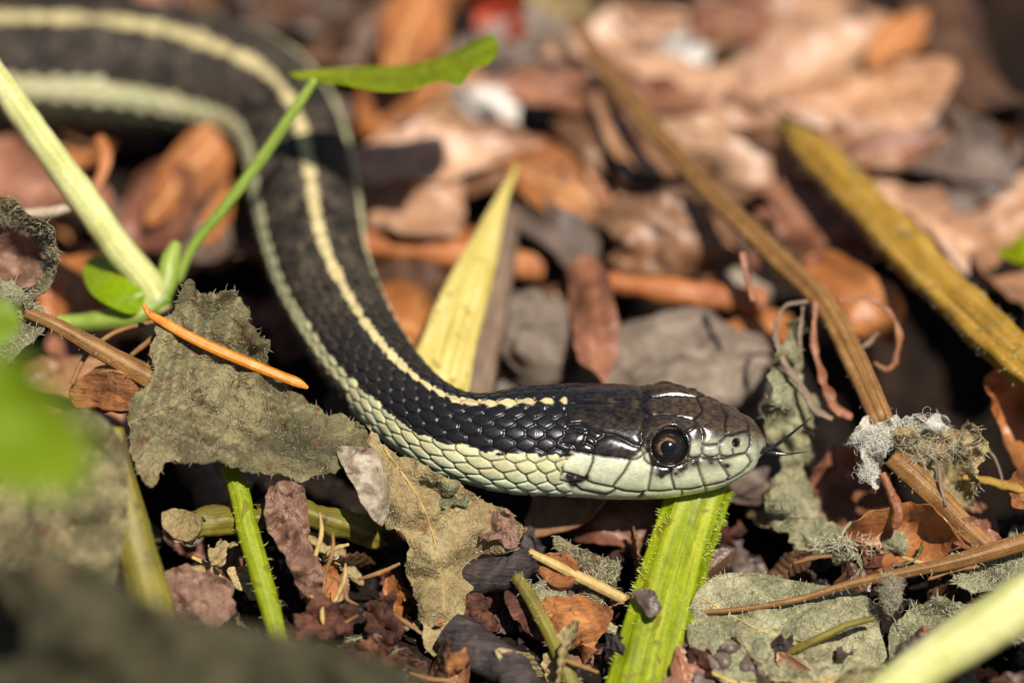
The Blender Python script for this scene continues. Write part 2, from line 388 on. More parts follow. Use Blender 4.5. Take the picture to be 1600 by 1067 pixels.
def inside(p, poly):
    x, y = p[:,0], p[:,1]; r = np.zeros(len(p), bool); a = poly; b = np.roll(poly, -1, 0)
    for (x0,y0), (x1,y1) in zip(a, b):
        c = ((y0 > y) != (y1 > y)) & (x < (x1-x0)*(y-y0)/((y1-y0) if y1 != y0 else 1e-9) + x0); r ^= c
    return r

SEED = [100]
def sheet(name, ctrl, mat, label, cat='dead leaf', mode='h', inner=(), step=11, rib=None, nv=6, crumple=.04, cf=.022, thick=.011, jag=0, sharp=False,
          hairs=0, hair_mat='hair', hair_len=.07, hair_w=.0035, group=None, parent=None, crease=None, veinw=2.2, dome=None, wave=None):
    """a leaf or husk: outline points (pixel x, pixel y, height or depth); the surface bends smoothly through them"""
    SEED[0] += 1; sd = SEED[0]; rg = np.random.default_rng(sd)
    ctrl = np.array(ctrl, float); allc = np.vstack([ctrl] + ([np.array(inner, float)] if len(inner) else []))
    dc = D_at(allc[:,0], allc[:,1], allc[:,2]) if mode == 'h' else allc[:,2]
    if dome is None: dome = .45 if mode == 'h' else 1.0
    if wave is None: wave = .30 if mode == 'h' else .08
    if len(inner) and dome != 1.0:
        e_ = tps(ctrl[:, :2], dc[:len(ctrl)], allc[len(ctrl):, :2]); dc[len(ctrl):] = e_ + dome*(dc[len(ctrl):] - e_)
    n = len(ctrl); loop = np.vstack([ctrl[:, :2], ctrl[:1, :2]])
    L = np.r_[0, np.cumsum(np.hypot(*np.diff(loop, axis=0).T))]; m = max(12, int(L[-1]/(step*.7)))
    t = np.linspace(0, L[-1], m, endpoint=False)
    if sharp: O = np.stack([np.interp(t, L, loop[:,k]) for k in (0,1)], 1)
    else:
        ext = np.vstack([ctrl[-2:, :2], loop, ctrl[1:2, :2]]); Le = np.r_[0, np.cumsum(np.hypot(*np.diff(ext, axis=0).T))]; t0 = Le[2]
        O = cr(Le, ext, t + t0)
        if mode == 'h': O = .45*O + .55*np.stack([np.interp(t, L, loop[:,k]) for k in (0,1)], 1); jag = jag or 5
    if jag:
        tn = np.roll(O,-1,0)-np.roll(O,1,0); nn = np.stack([-tn[:,1], tn[:,0]], 1)/(np.hypot(*tn.T)[:,None]+1e-9)
        O = O + nn*jag*(fbm(np.c_[O*.045, O[:,0]*0+sd], 4, sd))[:,None]
    lo, hi = O.min(0), O.max(0)
    gxx = np.arange(lo[0], hi[0], step); gyy = np.arange(lo[1], hi[1], step*.87)
    G = np.stack(np.meshgrid(gxx, gyy, indexing='ij'), -1); G[..., 0] += (np.arange(len(gyy)) % 2)*step*.5
    G = G.reshape(-1,2) + rg.uniform(-.15, .15, (G.size//2, 2))*step
    G = G[inside(G, O)]
    if len(G): G = G[seg_dist(G, O, np.roll(O,-1,0)) > step*.45]
    pts = np.vstack([O, G]); k = len(O)
    r = geometry.delaunay_2d_cdt([Vector(p) for p in pts], [], [list(range(k))], 1, 1e-4)
    Q = np.array([v[:] for v in r[0]]); F = np.array([f for f in r[2] if len(f) == 3])
    base_d = lambda Q: tps(allc[:, :2], dc, Q) + crumple*fbm(np.c_[Q*cf, np.full(len(Q), sd*3.7)], 4, sd)
    d = base_d(Q)
    if crease is None: crease = .10 if cat == 'withered leaf' else .035
    cr_d = lambda Q: crease*(1 - 2.2*np.abs(fbm(np.c_[Q*.015, np.full(len(Q), sd*2.1)], 3, sd+9)))
    d = d + cr_d(Q)
    if wave:
        ed_ = seg_dist(Q, O, np.roll(O,-1,0)); w_ = fbm(np.c_[Q*.011, np.full(len(Q), sd*1.3)], 2, sd+50); d = d + wave*np.exp(-(ed_/22)**1.3)*(w_*1.6 - .5)
    vein = np.zeros(len(Q))
    if rib is not None:
        rb = curve(np.c_[np.array(rib, float), np.zeros(len(rib))], 40)[:, :2]
        vein = np.exp(-(seg_dist(Q, rb[:-1], rb[1:])/veinw)**2)
        W_ = np.hypot(*(hi-lo))*.33
        a, b_ = [], []
        for q in np.linspace(.12, .85, nv):
            i_ = int(q*38); tv = rb[i_+1]-rb[i_]; tv /= np.hypot(*tv)+1e-9
            for sg in (-1, 1):
                an = math.atan2(tv[1], tv[0]) + sg*R(48); e = rb[i_] + W_*np.array([math.cos(an), math.sin(an)])
                a.append(rb[i_]); b_.append(e)
        vein = np.maximum(vein, .65*np.exp(-(seg_dist(Q, np.array(a), np.array(b_))/(veinw*.7))**2))
        d = d - .018*vein
    V = P(Q[:,0], Q[:,1], d)
    fn = np.cross(V[F[:,1]]-V[F[:,0]], V[F[:,2]]-V[F[:,0]])
    flip = (fn*(CAM - V[F[:,0]])).sum(1) < 0; F[flip] = F[flip][:, ::-1]
    V2, F2, nrm = thicken(V, F, thick)
    o = mk(name, V2, F2, M[mat], parent, attrs={'vein': vein[thicken.idx]})
    if parent is None: tag(o, label, cat, group)
    if rib is not None and parent is None:
        rr = rb[inside(rb, O)]
        if len(rr) > 6:
            e2 = seg_dist(rr, O, np.roll(O,-1,0)); dd = base_d(rr) + cr_d(rr) - .019
            if wave: dd = dd + wave*np.exp(-(e2/22)**1.3)*(fbm(np.c_[rr*.011, np.full(len(rr), sd*1.3)], 2, sd+50)*1.6 - .5)
            K_ = curve(np.c_[P(rr[:,0], rr[:,1], dd), np.linspace(.011, .003, len(rr))*(1.5 if mode == 'h' else 1)], 50)
            vm, fm_ = tube_mesh(K_[:, :3], K_[:,3], 7, noise=.2, seed=sd); mk('midrib', vm, fm_, M[{'sage':'st_straw','sagedark':'st_grey','beige':'st_straw','brown':'st_brown','orange':'st_orange','red':'st_red'}.get(mat, 'st_brown')], o)
    if hairs:
        nh = int(hairs); ar = np.linalg.norm(fn, axis=1); f = rg.choice(len(F), nh, p=ar/ar.sum()); w = rg.dirichlet((1,1,1), nh)
        base = (V[F[f]]*w[..., None]).sum(1); nv_ = nrm[F[f, 0]]
        # a fringe along the rim as well
        e = rg.choice(len(O), nh//12); eb = V[:len(O)][e]; ctr = V.mean(0)
        tang = V[(e+1) % len(O)] - V[(e-1) % len(O)]; ed = np.cross(tang, nrm[:len(O)][e]); ed /= np.linalg.norm(ed, axis=1)[:,None]+1e-9
        ed *= np.sign((ed*(eb-ctr)).sum(1))[:,None]
        base = np.vstack([base + nv_*thick*.4, eb]); dr = np.vstack([nv_ + .7*rg.normal(size=(nh,3)), ed + .45*rg.normal(size=(len(eb),3)) + .2*nrm[:len(O)][e]])
        hv, hf = hair_mesh(base, dr, hair_len*rg.uniform(.4, 1.3, len(base)), hair_w)
        h = mk('hairs', hv, hf, M[hair_mat], o); tag(h, kind='stuff')
    return o

def stem(name, pts, mat, label, cat='plant shoot', mode='h', ribs=0, rib_amp=.1, nseg=18, n=60, noise=.06, flat=1.0, hairs=0, hair_mat='hair', hair_len=.06, hair_w=.0035, group=None, ragged=.0, parent=None, edge_only=False):
    """a stem through (pixel x, pixel y, height or depth, radius in pixels)"""
    SEED[0] += 1; sd = SEED[0]; rg = np.random.default_rng(sd)
    p = np.array(pts, float); d = D_at(p[:,0], p[:,1], p[:,2]) if mode == 'h' else p[:,2]
    C = P(p[:,0], p[:,1], d); K = curve(np.c_[C, p[:,3]/PXCM*(1+d/DIST)], n)
    V, F = tube_mesh(K[:, :3], K[:,3], nseg, ribs, rib_amp, flat, noise, sd, ragged=ragged)
    aa = np.tile(np.linspace(0, 2*np.pi, nseg, endpoint=False), n); ll = np.repeat(np.linspace(0, 1, n)*np.linalg.norm(np.diff(K[:, :3], axis=0), axis=1).sum(), nseg)
    fa = np.c_[np.cos(aa)*1.6 + sd, np.sin(aa)*1.6, ll*.22]; fa = np.vstack([fa, fa[:1], fa[-1:]])
    o = mk(name, V, F, M[mat], parent, attrs={'fibre': fa})
    if parent is None: tag(o, label, cat, group)
    if hairs:
        i = rg.integers(0, n, hairs); a = rg.integers(0, nseg, hairs); base = V[i*nseg + a]; nrm = base - K[i, :3]; nrm /= np.linalg.norm(nrm, axis=1)[:,None]+1e-9
        if edge_only:
            kp = rg.random(hairs) < np.clip(1.1 - 1.5*np.abs(nrm @ FWD), .04, 1)*(.35 + .65*(vnoise(base*2.5, 4) > -.1)); base, nrm = base[kp], nrm[kp]; hairs = len(base)
        hv, hf = hair_mesh(base - nrm*.004, nrm + .35*rg.normal(size=(hairs,3)), hair_len*rg.uniform(.4,1.3,hairs), hair_w)
        h = mk('hairs', hv, hf, M[hair_mat], o); tag(h, kind='stuff')
    return o

# ------------------------------------------------------------------ the snake
def zl(ox, *lines):                       # plate seams, read at 5.333 x from (ox, 590)
    return [[(ox + x / 5.3333, 590 + y / 5.3333) for x, y in l] for l in lines]

SEAMS = zl(1000,
    [(20,420),(25,380),(50,335),(100,310),(250,315),(360,335),(450,355)], [(450,355),(482,395),(420,435),(350,470)],
    [(450,355),(490,310),(515,280),(525,255)], [(525,258),(640,280),(745,300)],
    [(745,300),(720,320),(710,400),(715,480)], [(482,395),(515,445),(525,500),(520,540),(545,560),(610,555),(655,550),(715,485)],
    [(745,298),(820,325),(885,352)], [(885,352),(910,380),(908,440)], [(715,480),(760,480),(840,455),(908,443)], [(885,352),(915,340)],
    [(908,440),(925,500),(920,570),(885,630),(915,665),(930,705),(905,750)],
    [(655,550),(665,600),(680,650)], [(775,600),(785,640)], [(680,650),(730,660),(790,645),(885,630)],
    [(525,560),(515,600),(525,640),(570,665),(630,665),(665,640)],
    [(400,650),(430,670),(480,665),(515,640)],
    [(20,420),(10,500),(25,525),(75,530)], [(80,600),(30,635),(0,605)], [(30,635),(35,680),(70,715),(105,735)], [(105,735),(125,700)],
    [(105,735),(85,850),(65,948)], [(255,755),(265,850),(290,937)], [(470,690),(500,800),(540,910)], [(655,695),(710,770),(745,830),(720,872)],
    [(105,735),(180,752),(260,755),(350,730),(430,690),(520,672),(600,684),(660,684),(760,664),(885,630)],
    [(0,960),(65,950),(180,952),(290,938),(420,935),(540,910),(640,890),(720,870),(790,835),(860,790),(930,712)],
    [(30,960),(10,1000)], [(350,945),(352,975)], [(545,915),(552,945)]) + zl(870,
    [(80,230),(75,300),(85,370),(110,385)], [(110,385),(200,375),(270,410),(380,460),(470,475),(560,515),(640,560),(690,572),(712,520),(700,480),(716,430)],
    [(110,215),(185,206),(430,206),(680,206)], [(680,206),(735,270),(790,310)],
    [(405,465),(330,530),(305,570),(305,640),(400,655),(520,670),(600,688),(660,680),(715,650),(718,635)],
    [(690,580),(720,635)], [(305,640),(300,700),(260,800),(230,850)], [(610,700),(560,790),(490,880),(465,920)],
    [(110,385),(130,430),(250,455),(270,410)], [(250,455),(330,525)], [(20,545),(130,560),(160,590),(230,535),(250,455)], [(160,590),(140,612),(300,640)],
    [(230,535),(305,572)], [(130,640),(60,680),(35,730),(50,790),(130,810),(230,845)], [(50,790),(20,830),(20,860),(120,885),(180,870)],
    [(230,850),(300,885),(470,920),(560,950),(700,962),(760,950)], [(150,900),(200,940),(400,978),(440,970),(490,935)], [(720,955),(690,1000)],
    [(100,390),(70,455),(20,545)])

def make_snake():
    # --- outline of head and neck: distance behind the snout against upper and lower edge
    top = [(1192,684),(1190,670),(1187.5,664),(1174,650),(1159,640),(1139,631),(1122,625),(1103,618),(1084,611),(1066,606),(1047,603),(1019,603),(1000,602),(940,599),(869,600),(831,603),(794,608),(765,612.5),(745,614)]
    bot = [(1192,684),(1190,697),(1185.6,710),(1174,724),(1161,738),(1142,751),(1120,762),(1102,768),(1066,774.5),(1034,777.5),(1000,779),(964,779),(917,776.5),(870,775),(850,774.5),(794,770),(765,764),(745,758)]
    tt = np.linspace(0.02, math.sqrt(1192-745), 170); X = 1192 - tt**2
    f = lambda K: cr([math.sqrt(1192 - k[0]) for k in K], [k[1] for k in K], tt)
    yt, yb = f(top), f(bot)
    head = np.c_[X, (yt+yb)/2, (yb-yt)/2]
    body = np.array([(715,680,69),(660,652,66),(605,602,68),(568,555,72),(535,500,76),(510,450,79),(493,400,82),(483,350,86),(474,300,88),(465,250,87),(448,200,88),
                     (410,155,92),(350,127,98),(280,113,103),(200,106,105),(100,100,105),(0,97,104),(-120,100,102),(-300,125,100),(-520,190,96),(-740,300,90),(-980,420,82),(-1250,470,70)], float)
    bd = curve(np.vstack([head[-14], head[-8], head[-1], body]), 420)
    j = np.argmin(np.hypot(bd[:,0]-head[-1,0], bd[:,1]-head[-1,1]))
    K = np.vstack([head, bd[j+3:]])
    # --- height of the body axis above ground and where the mid-back runs (share of the half width)
    hz = [(1192,.93),(1100,.93),(1000,.93),(870,.94),(745,.93),(660,.91),(605,.88),(535,.84),(483,.80),(465,.78),(410,.78),(280,.76),(0,.76),(-300,.72),(-1250,.35)]
    ff = [(1192,.30),(1180,.52),(1166,.66),(1139,.72),(1097,.67),(1056,.64),(1000,.65),(870,.70),(800,.72),(745,.79),(715,.78),(660,.71),(605,.54),(568,.42),(535,.35),(510,.28),(493,.2),(474,.18),(465,.2),(448,.28),(410,.34),(350,.5),(280,.62),(200,.69),(100,.69),(0,.67),(-300,.66)]
    xs = K[:,0]; order = lambda T: np.interp(-xs, [-a for a,_ in T], [b for _,b in T])
    z, fr = order(hz), order(ff)
    ker = np.exp(-np.linspace(-2,2,25)**2); ker /= ker.sum()
    sm = lambda a: np.convolve(np.pad(a, 12, 'edge'), ker, 'valid')
    z = sm(z); fr = np.where(xs > 1150, fr, sm(fr))
    C = H(K[:,0], K[:,1], z); dep = D_at(K[:,0], K[:,1], z); rw = K[:,2] / PXCM * (1 + dep/DIST)
    T = np.gradient(C, axis=0)
    for k in range(3): T[:,k] = sm(T[:,k])
    T[:12] = T[12]; T /= np.linalg.norm(T, axis=1)[:,None]
    up0 = np.array([0,0,1.]) - T[:,2:3]*T; up0 /= np.linalg.norm(up0, axis=1)[:,None]; near0 = np.cross(up0, T)
    vd = (C - CAM); vd /= np.linalg.norm(vd, axis=1)[:,None]
    p2 = np.cross(T, vd); p2 /= np.linalg.norm(p2, axis=1)[:,None]; p2 *= np.where((p2*UP).sum(1) + 1.0*(p2*RIGHT).sum(1) > 0, 1, -1)[:,None]
    # blend of section shapes: head 1 -> body 0
    wh = np.interp(xs, [760, 880], [0, 1]); ws = np.interp(xs, [1060, 1170], [0, 1])
    def section(th, wh, ws):
        s, c = np.sin(th), np.cos(th); sp = lambda v, p: np.sign(v)*np.abs(v)**p
        pw = 1 - .16*wh; a = 1 + (.17 - .12*ws)*wh
        upz = np.where(c > 0, (1 - .06*wh)*sp(c, pw), (.93 - .02*wh)*sp(c, pw))
        nr = a*sp(s, pw)
        # cheeks slope in towards the crown
        nr = nr*(1 - .10*wh*np.clip(upz, 0, 1)**1.5)
        return nr, upz
    tg = np.linspace(-np.pi, np.pi, 96, endpoint=False)
    rolls = np.radians(np.arange(-50, 51, 1.0)); roll = np.zeros(len(C)); scl = np.zeros(len(C)); sh = np.zeros(len(C))
    for i in range(len(C)):
        nr, uz = section(tg, wh[i], ws[i])
        un = up0[i] @ p2[i]; nn = near0[i] @ p2[i]
        cr_, sr_ = np.cos(rolls)[:,None], np.sin(rolls)[:,None]
        off = uz*(cr_*un - sr_*nn) + nr*(cr_*nn + sr_*un)       # offset across the view
        mx, mn = off.max(1), off.min(1)
        top_ = section(np.zeros(1), wh[i], ws[i])[1][0]*(cr_*un - sr_*nn)[:,0]
        fr_ = (top_ - (mx+mn)/2) / ((mx-mn)/2)
        k = np.argmin((fr_ - fr[i])**2 + .003*rolls**2)
        roll[i] = rolls[k]
    roll[:10] = roll[10]; roll = sm(sm(roll))
    for i in range(len(C)):
        nr, uz = section(tg, wh[i], ws[i]); un = up0[i] @ p2[i]; nn = near0[i] @ p2[i]; c_, s_ = math.cos(roll[i]), math.sin(roll[i])
        off = uz*(c_*un - s_*nn) + nr*(c_*nn + s_*un)
        scl[i] = 2*rw[i]/(off.max()-off.min()); sh[i] = -scl[i]*(off.max()+off.min())/2
    C = C + sh[:,None]*p2
    up_ = np.cos(roll)[:,None]*up0 - np.sin(roll)[:,None]*near0; near_ = np.cos(roll)[:,None]*near0 + np.sin(roll)[:,None]*up0
    # --- fine stations
    s = np.r_[0, np.cumsum(np.linalg.norm(np.diff(C, axis=0), axis=1))]
    s_tip = s[np.argmin(abs(xs-1150))]; s_fine = s[np.argmin(abs(xs-560) + 1e3*(K[:,1] < 400))]
    i_n = np.argmin(np.hypot(xs-530, K[:,1]-490)); s_fine = s[i_n]
    ss = np.r_[s[np.searchsorted(-xs, -1192 + np.linspace(0, 6.4, 46)**2).clip(0, len(s)-1)][:1], s_tip*np.linspace(0.02, 1, 46)**2, np.arange(s_tip+.009, s_fine, .0095), np.arange(s_fine+.01, s[-1], .022)]
    ss = np.unique(ss.clip(0, s[-1]))
    ip = lambda a: np.stack([np.interp(ss, s, a[:,k]) for k in range(a.shape[1])], 1) if a.ndim == 2 else np.interp(ss, s, a)
    Cf, upf, nrf, Tf, scf, xf, whf, wsf = ip(C), ip(up_), ip(near_), ip(T), ip(scl), ip(xs), ip(wh), ip(ws)
    M_ = 336; th = np.linspace(-np.pi, np.pi, M_, endpoint=False)
    TH = np.broadcast_to(th, (len(ss), M_))
    nr, uz = section(TH, whf[:,None], wsf[:,None])
    V = Cf[:,None] + scf[:,None,None]*(nr[...,None]*nrf[:,None] + uz[...,None]*upf[:,None])
    def normals(V):
        du = np.gradient(V, axis=0); dv = np.roll(V,-1,1) - np.roll(V,1,1)
        n = np.cross(dv, du); n /= np.linalg.norm(n, axis=2)[...,None] + 1e-12
        out = V - Cf[:,None]; return n*np.sign((n*out).sum(2).mean())
    Nn = normals(V)
    half = M_//2; nearcol = np.arange(half, M_); mir = np.r_[0:1, (M_ - np.arange(1, M_))]   # column j mirrors to M_-j
    Ssym = np.broadcast_to(ss[:,None], (len(ss), M_))
    # ---------- head plates, worked out on the near side and mirrored to the far side
    hs = np.where(xf > 838)[0]; nh = hs[-1]+1
    Vn = V[:nh, half:]; px, py = project(Vn.reshape(-1,3)); pp = np.c_[px, py]
    facing = ((CAM - Vn)*Nn[:nh, half:]).sum(2).ravel() / 45
    dist = np.full(len(pp), 60.0); fm = facing > .02
    dist[fm] = poly_dist(pp[fm], SEAMS)
    eye_c = np.array([1046.5, 697.5]); ed = np.hypot((px-eye_c[0]), (py-eye_c[1])); nos = np.array([1150.5, 691.5])
    nd = np.hypot((px-nos[0])/1.0, (py-nos[1])/1.15)
    # zone of the big plates; behind it small scales
    xb = np.interp(py, [590,630,662,668,676,692,700,712,730,752,765,790], [893,886,884,889,883,874,892,893,877,874,893,893])
    zone = np.clip((px - xb)/1.5 + .5, 0, 1)*np.clip((facing+.15)/.1, 0, 1)
    plate_h = (1 - np.exp(-(dist/4.2)))*.018 - .012*np.exp(-(dist/1.5)**2)
    eyed = np.where(fm, ed, 99); nosd = np.where(fm, nd, 99)
    relief = plate_h - .115*np.clip(1-(eyed/29)**6, 0, 1)*(eyed < 29) + .018*np.exp(-((eyed-30.5)/3.2)**2) - .07*np.exp(-(nosd/5.0)**4)
    so_d = np.hypot((px-1052)/34, (py-663)/14)
    relief += .050*np.exp(-so_d**2)*fm
    canth = poly_dist(pp[fm], [[(1085,668),(1120,672),(1160,676)]]); relief[fm] += .012*np.exp(-(canth/9)**2)
    # pigments (linear)
    brown = np.array([.046,.030,.017]); dark = np.array([.013,.010,.009]); cream = np.array([.56,.57,.39]); olive = np.array([.26,.25,.15]); ink = np.array([.006,.005,.006])
    yb_ = np.interp(px, [860,880,900,925,955,985,996,1004,1012,1018,1030,1060,1074,1080,1100,1130,1160,1192], [707,702,708,712,714,718,712,700,706,732,735,736,733,690,686,684,684,690])
    sb_ = np.interp(px, [990,1010,1018,1072,1082,1110,1150,1190], [1.6,2,3,4,7,8,9,13])
    nz = fbm(np.c_[px, py, px*0]*.09, 4, 3); nz2 = fbm(np.c_[px*.5, py, px*0]*.35, 3, 9)
    light = 1/(1 + np.exp(-(py + nz*2.2 - yb_)/sb_*2.4))
    ub = np.clip((px - 930)/230 + nz*.35, 0, 1)[:,None]
    darkc = dark*(1-ub) + brown*1.35*ub
    darkc = darkc*(1 + .55*np.clip(nz2,-1,1))[:,None]
    tm = np.clip((px-1075)/12, 0, 1)[:,None]*np.clip((712-py)/14, 0, 1)[:,None]
    lightc = cream*(1-.55*tm) + olive*.55*tm
    lightc = lightc*(1 + .10*nz + .08*nz2)[:,None]
    lightc = lightc*(1 - .25*np.clip((py-722)/-14,0,1))[:,None]**1
    col = darkc*(1-light[:,None]) + lightc*light[:,None]
    tb = (np.exp(-((px-1108)/42)**4)*np.clip((742 + 6*nz - py)/22, 0, 1)*np.clip((py-706)/6, 0, 1)*.75)[:,None]; col = col*(1-tb) + np.array([.13,.10,.055])*tb
    blot = lambda x, y, r, k: np.exp(-(((px-x)/r)**2 + ((py-y)/(r*.7))**2 + nz*.8))*k
    sm_ = np.clip(blot(1086,722,10,1.2) + blot(1112,721,12,.9) + blot(1136,727,6,1.1) + blot(1032,736,12,1.3) + blot(1058,735,11,1.3) + blot(1075,729,8,1.0) + blot(905,750,11,1.3) + blot(890,745,7,1.0) + blot(897,756,7,1.1) + blot(868,727,7,.7) + blot(1126,688,3,.6), 0, 1)
    corner = np.exp(-(np.where(fm, poly_dist(pp, [[(893,756),(905,751),(917,746)]]), 99)/(4+2.5*nz))**2)
    sm_ = np.clip(np.maximum(sm_, 1.2*corner), 0, 1)
    col = col*(1-sm_[:,None]) + np.array([.020,.014,.014])*sm_[:,None]
    spot = blot(957,626,6,.9)*(nz2 > -.3); col = col*(1-spot[:,None]) + np.array([.30,.22,.11])*spot[:,None]
    line = np.exp(-(dist/2.1)**2)*np.interp(px, [850, 1192], [.95, .95]); line *= np.where((py > 745) & (px > 1000), .9, 1)
    col = col*(1-line[:,None]) + ink*line[:,None]
    ring = np.clip(np.exp(-((eyed-27.5)/2.6)**2) + (eyed < 27.5), 0, 1); col = col*(1-ring[:,None]) + ink*1.4*ring[:,None]
    nring = np.clip(1.6*np.exp(-(nosd/6.2)**4), 0, 1); col = col*(1-nring[:,None]) + ink*nring[:,None]
    # underside of the jaw: plain cream
    jaw = np.clip((.06-facing)/.08, 0, 1)*(TH[:nh, half:].ravel() > 1.6)
    col = col*(1-jaw[:,None]) + cream*np.array([.95,1.0,.8])*jaw[:,None]
    rough_h = .22 + .06*nz2 + .03*light
    # ---------- body scales (rows run round the body, each scale overlaps the one behind)
    L = np.interp(ss, [2, 4.5, 8, 12], [.180, .190, .225, .25]); phi = np.r_[0, np.cumsum(np.diff(ss)/L[:-1])] + .35
    dth = .227; half_th = np.abs(th[half:]); rho = np.r_[half_th]/dth                        # 0 on mid-back
    PH, RH = np.meshgrid(phi, rho, indexing='ij')
    best = np.full(PH.shape, -9.0); sec = best.copy(); bj = np.zeros(PH.shape); bu = np.zeros(PH.shape); bv = np.zeros(PH.shape); bi = np.zeros(PH.shape)
    j0 = np.round(RH); al = np.interp(RH, [4.3, 6.2], [.05, .62]); ca_, sa_ = np.cos(al), np.sin(al)
    LA = np.interp(RH, [4, 6], [.66, .70]); LB = np.interp(RH, [4, 6], [.56, .46]); bq = np.zeros(PH.shape)
    for dj in (-1, 0, 1):
        J = j0 + dj; offs = .5*(np.mod(J, 2))
        i0 = np.round(PH - offs)
        for di in (-1, 0, 1):
            I = i0 + di; du = PH - offs - I; dv = RH - J
            rj = _h((I.astype(np.int64)*7919 + J.astype(np.int64)*104729 + 999983) & 0xFFFFFFFF)
            xx, yy = du - .04, dv*.62
            lg, st = -xx*ca_ + yy*sa_, xx*sa_ + yy*ca_
            q = (lg/LA)**2 + (st/LB)**2
            h_ = (1 - q**1.1) + .42*du + .05*(rj - .5)
            up2 = h_ > best
            sec = np.where(up2, best, np.maximum(sec, h_)); bj = np.where(up2, J, bj); bu = np.where(up2, du, bu); bv = np.where(up2, dv, bv); bi = np.where(up2, rj, bi); bq = np.where(up2, q, bq)
            best = np.where(up2, h_, best)
    gap = best - sec; groove = np.clip(np.exp(-(gap/.12)**2) + np.clip((bq - .62)*3.2, 0, .85), 0, 1)
    # belly scutes: broad bands under row 9
    ven = np.clip((RH - 9.35)/.12, 0, 1); bp = PH - np.floor(PH); vgap = np.minimum(bp, 1-bp)
    sh_h = (.55*best.clip(-.3, 1.3) + .45*np.clip(gap*2.2, 0, 1))*(1-ven) + (.6 + .35*bp)*ven
    gr = groove*(1-ven) + np.exp(-(vgap/.05)**2)*ven
    amp = np.interp(ss, [0, 4.2, 6, 12], [.030, .028, .018, .018])[:,None]
    keel = .16*np.exp(-(bv/.10)**2)*np.clip(best, 0, 1)*np.interp(ss, [3.4, 5.5], [0, 1])[:,None]*(bj < 7)
    brelief = amp*(sh_h + keel - .35*gr)
    # pigment of the rows
    sB = ss[:,None]; neck = np.interp(sB, [3.75, 4.35], [1, 0])                            # 1: cream flank of the neck
    q3 = np.stack([PH*1.1, RH*1.1, PH*0], -1); n1 = fbm(q3*2.2, 3, 21); n2 = fbm(q3*6, 3, 22); n3 = fbm(q3*.5, 2, 23)
    c_ = np.interp(sB, [4.2, 6, 9, 13], [5.55, 5.6, 5.2, 4.7])
    edge_up = bv + .22*n1
    isl_neck = (bj >= 6) | ((bj == 5) & (edge_up > -.18 - .5*bi + .25))
    isl_body = (np.abs(RH - c_) < .78 + .34*(.5 - np.abs(bu))*2*(.6 + .6*bi) - .15 + .12*n1)
    isl = np.where(neck > .5 + .25*(bi - .5), isl_neck, isl_body).astype(float)
    flank = np.array([.56,.54,.31]); flank2 = np.array([.46,.54,.38]); dstripe = np.array([.50,.41,.20]); black = np.array([.009,.008,.009]); bbrown = np.array([.014,.0115,.0095]); under = np.array([.055,.050,.030]); belly = np.array([.30,.32,.20])
    bl = np.clip(1.15*(sB-3.6)/1.6 - .25*(RH-3)*.4 + .3*n3, 0, 1)[...,None]
    bcol = black*(1-bl) + bbrown*bl*(1+.5*n2[...,None])
    fl = np.clip((n2 - .30)*5, 0, 1)*np.clip(.25 + groove*1.4 - .5*(gap > .5), 0, 1)*np.interp(sB, [3.3, 5.2], [.05, 1]); fl = fl[...,None]
    bcol = bcol*(1-fl) + np.array([.24,.17,.085])*fl
    n4 = fbm(q3*np.array([9., 13., 1.]), 3, 31); f4 = (np.clip((n4 - .25)*4, 0, 1)*np.interp(sB, [3.6, 5.4, 8], [0, .8, .6])*np.clip(6.5-RH, 0, 1))[...,None]; bcol = bcol*(1-f4) + np.array([.085,.060,.038])*f4
    vb = np.interp(sB, [4.0, 5.5], [0, 1]); bcol = bcol*(1 + vb*(1.5*(bi - .42) + .5*np.clip(gap - .2, 0, 1)))[...,None].clip(.3, 3)
    lowr = ((RH > c_ + .9)*(1-np.clip(neck*2-.5, 0, 1)))[...,None]; bcol = bcol*(1-lowr) + (under*(1+.6*n1[...,None]))*lowr
    mixl = np.clip((RH-6)/3 + .3*(bi-.5), 0, 1)[...,None]; lc = flank*(1-mixl) + flank2*mixl
    lc = lc*(1 + .16*(bi-.5) + .10*n1 + .06*n2)[...,None]
    ye = np.clip((-bv-.15)*1.3, 0, .5)[...,None]*(RH < 7)[...,None]; lc = lc*(1-ye) + np.array([.40,.30,.11])*ye*1.0
    dimb = np.interp(sB, [4.2, 6], [1, 1.0])[...,None]; lc = lc*dimb
    ic = isl[...,None]; bcol = bcol*(1-ic) + lc*ic
    stw = np.interp(sB, [2.0, 3.6, 5, 9], [.26, .34, .40, .46])*np.clip((893 - xf[:,None])/90, .3, 1)
    dst = np.clip(1.5 - (np.abs(RH) + .12*n1 - .16*bu)/stw*1.2, 0, 1)**.6*(np.where(np.abs(RH) < stw, 1, 0))
    dst = np.clip((stw - np.abs(RH) + .15*n1 + .10*np.cos(bu*2*np.pi)*(.5+bi))*8 + .4, 0, 1)
    dst *= np.clip((1.0*(Cf[:,0]*0+0)[:,None] + (890 - xf[:,None])/7), 0, 1)
    dc = dstripe*(1 + .16*n1 + .2*(bi-.5))[...,None]*np.interp(sB, [2, 4.2, 9], [.95, 1.05, .9])[...,None]
    bcol = bcol*(1-dst[...,None]) + dc*dst[...,None]
    vc = (belly*np.interp(sB, [4, 6], [1.35, .8])[...,None])*(1+.15*n1[...,None]); bcol = bcol*(1-ven[...,None]) + vc*ven[...,None]
    inkm = (np.clip(gr*(1 + .5*n1), 0, 1)*.95*np.interp(RH, [0, .3, .9], [.22, .4, 1]))[...,None]; bcol = bcol*(1-inkm) + ink*inkm
    brough = .33 + .09*n2 + np.clip((sB-3.1)/1.6 - .16*(RH-3.5), 0, 1)*.38 + .12*isl + .18*dst
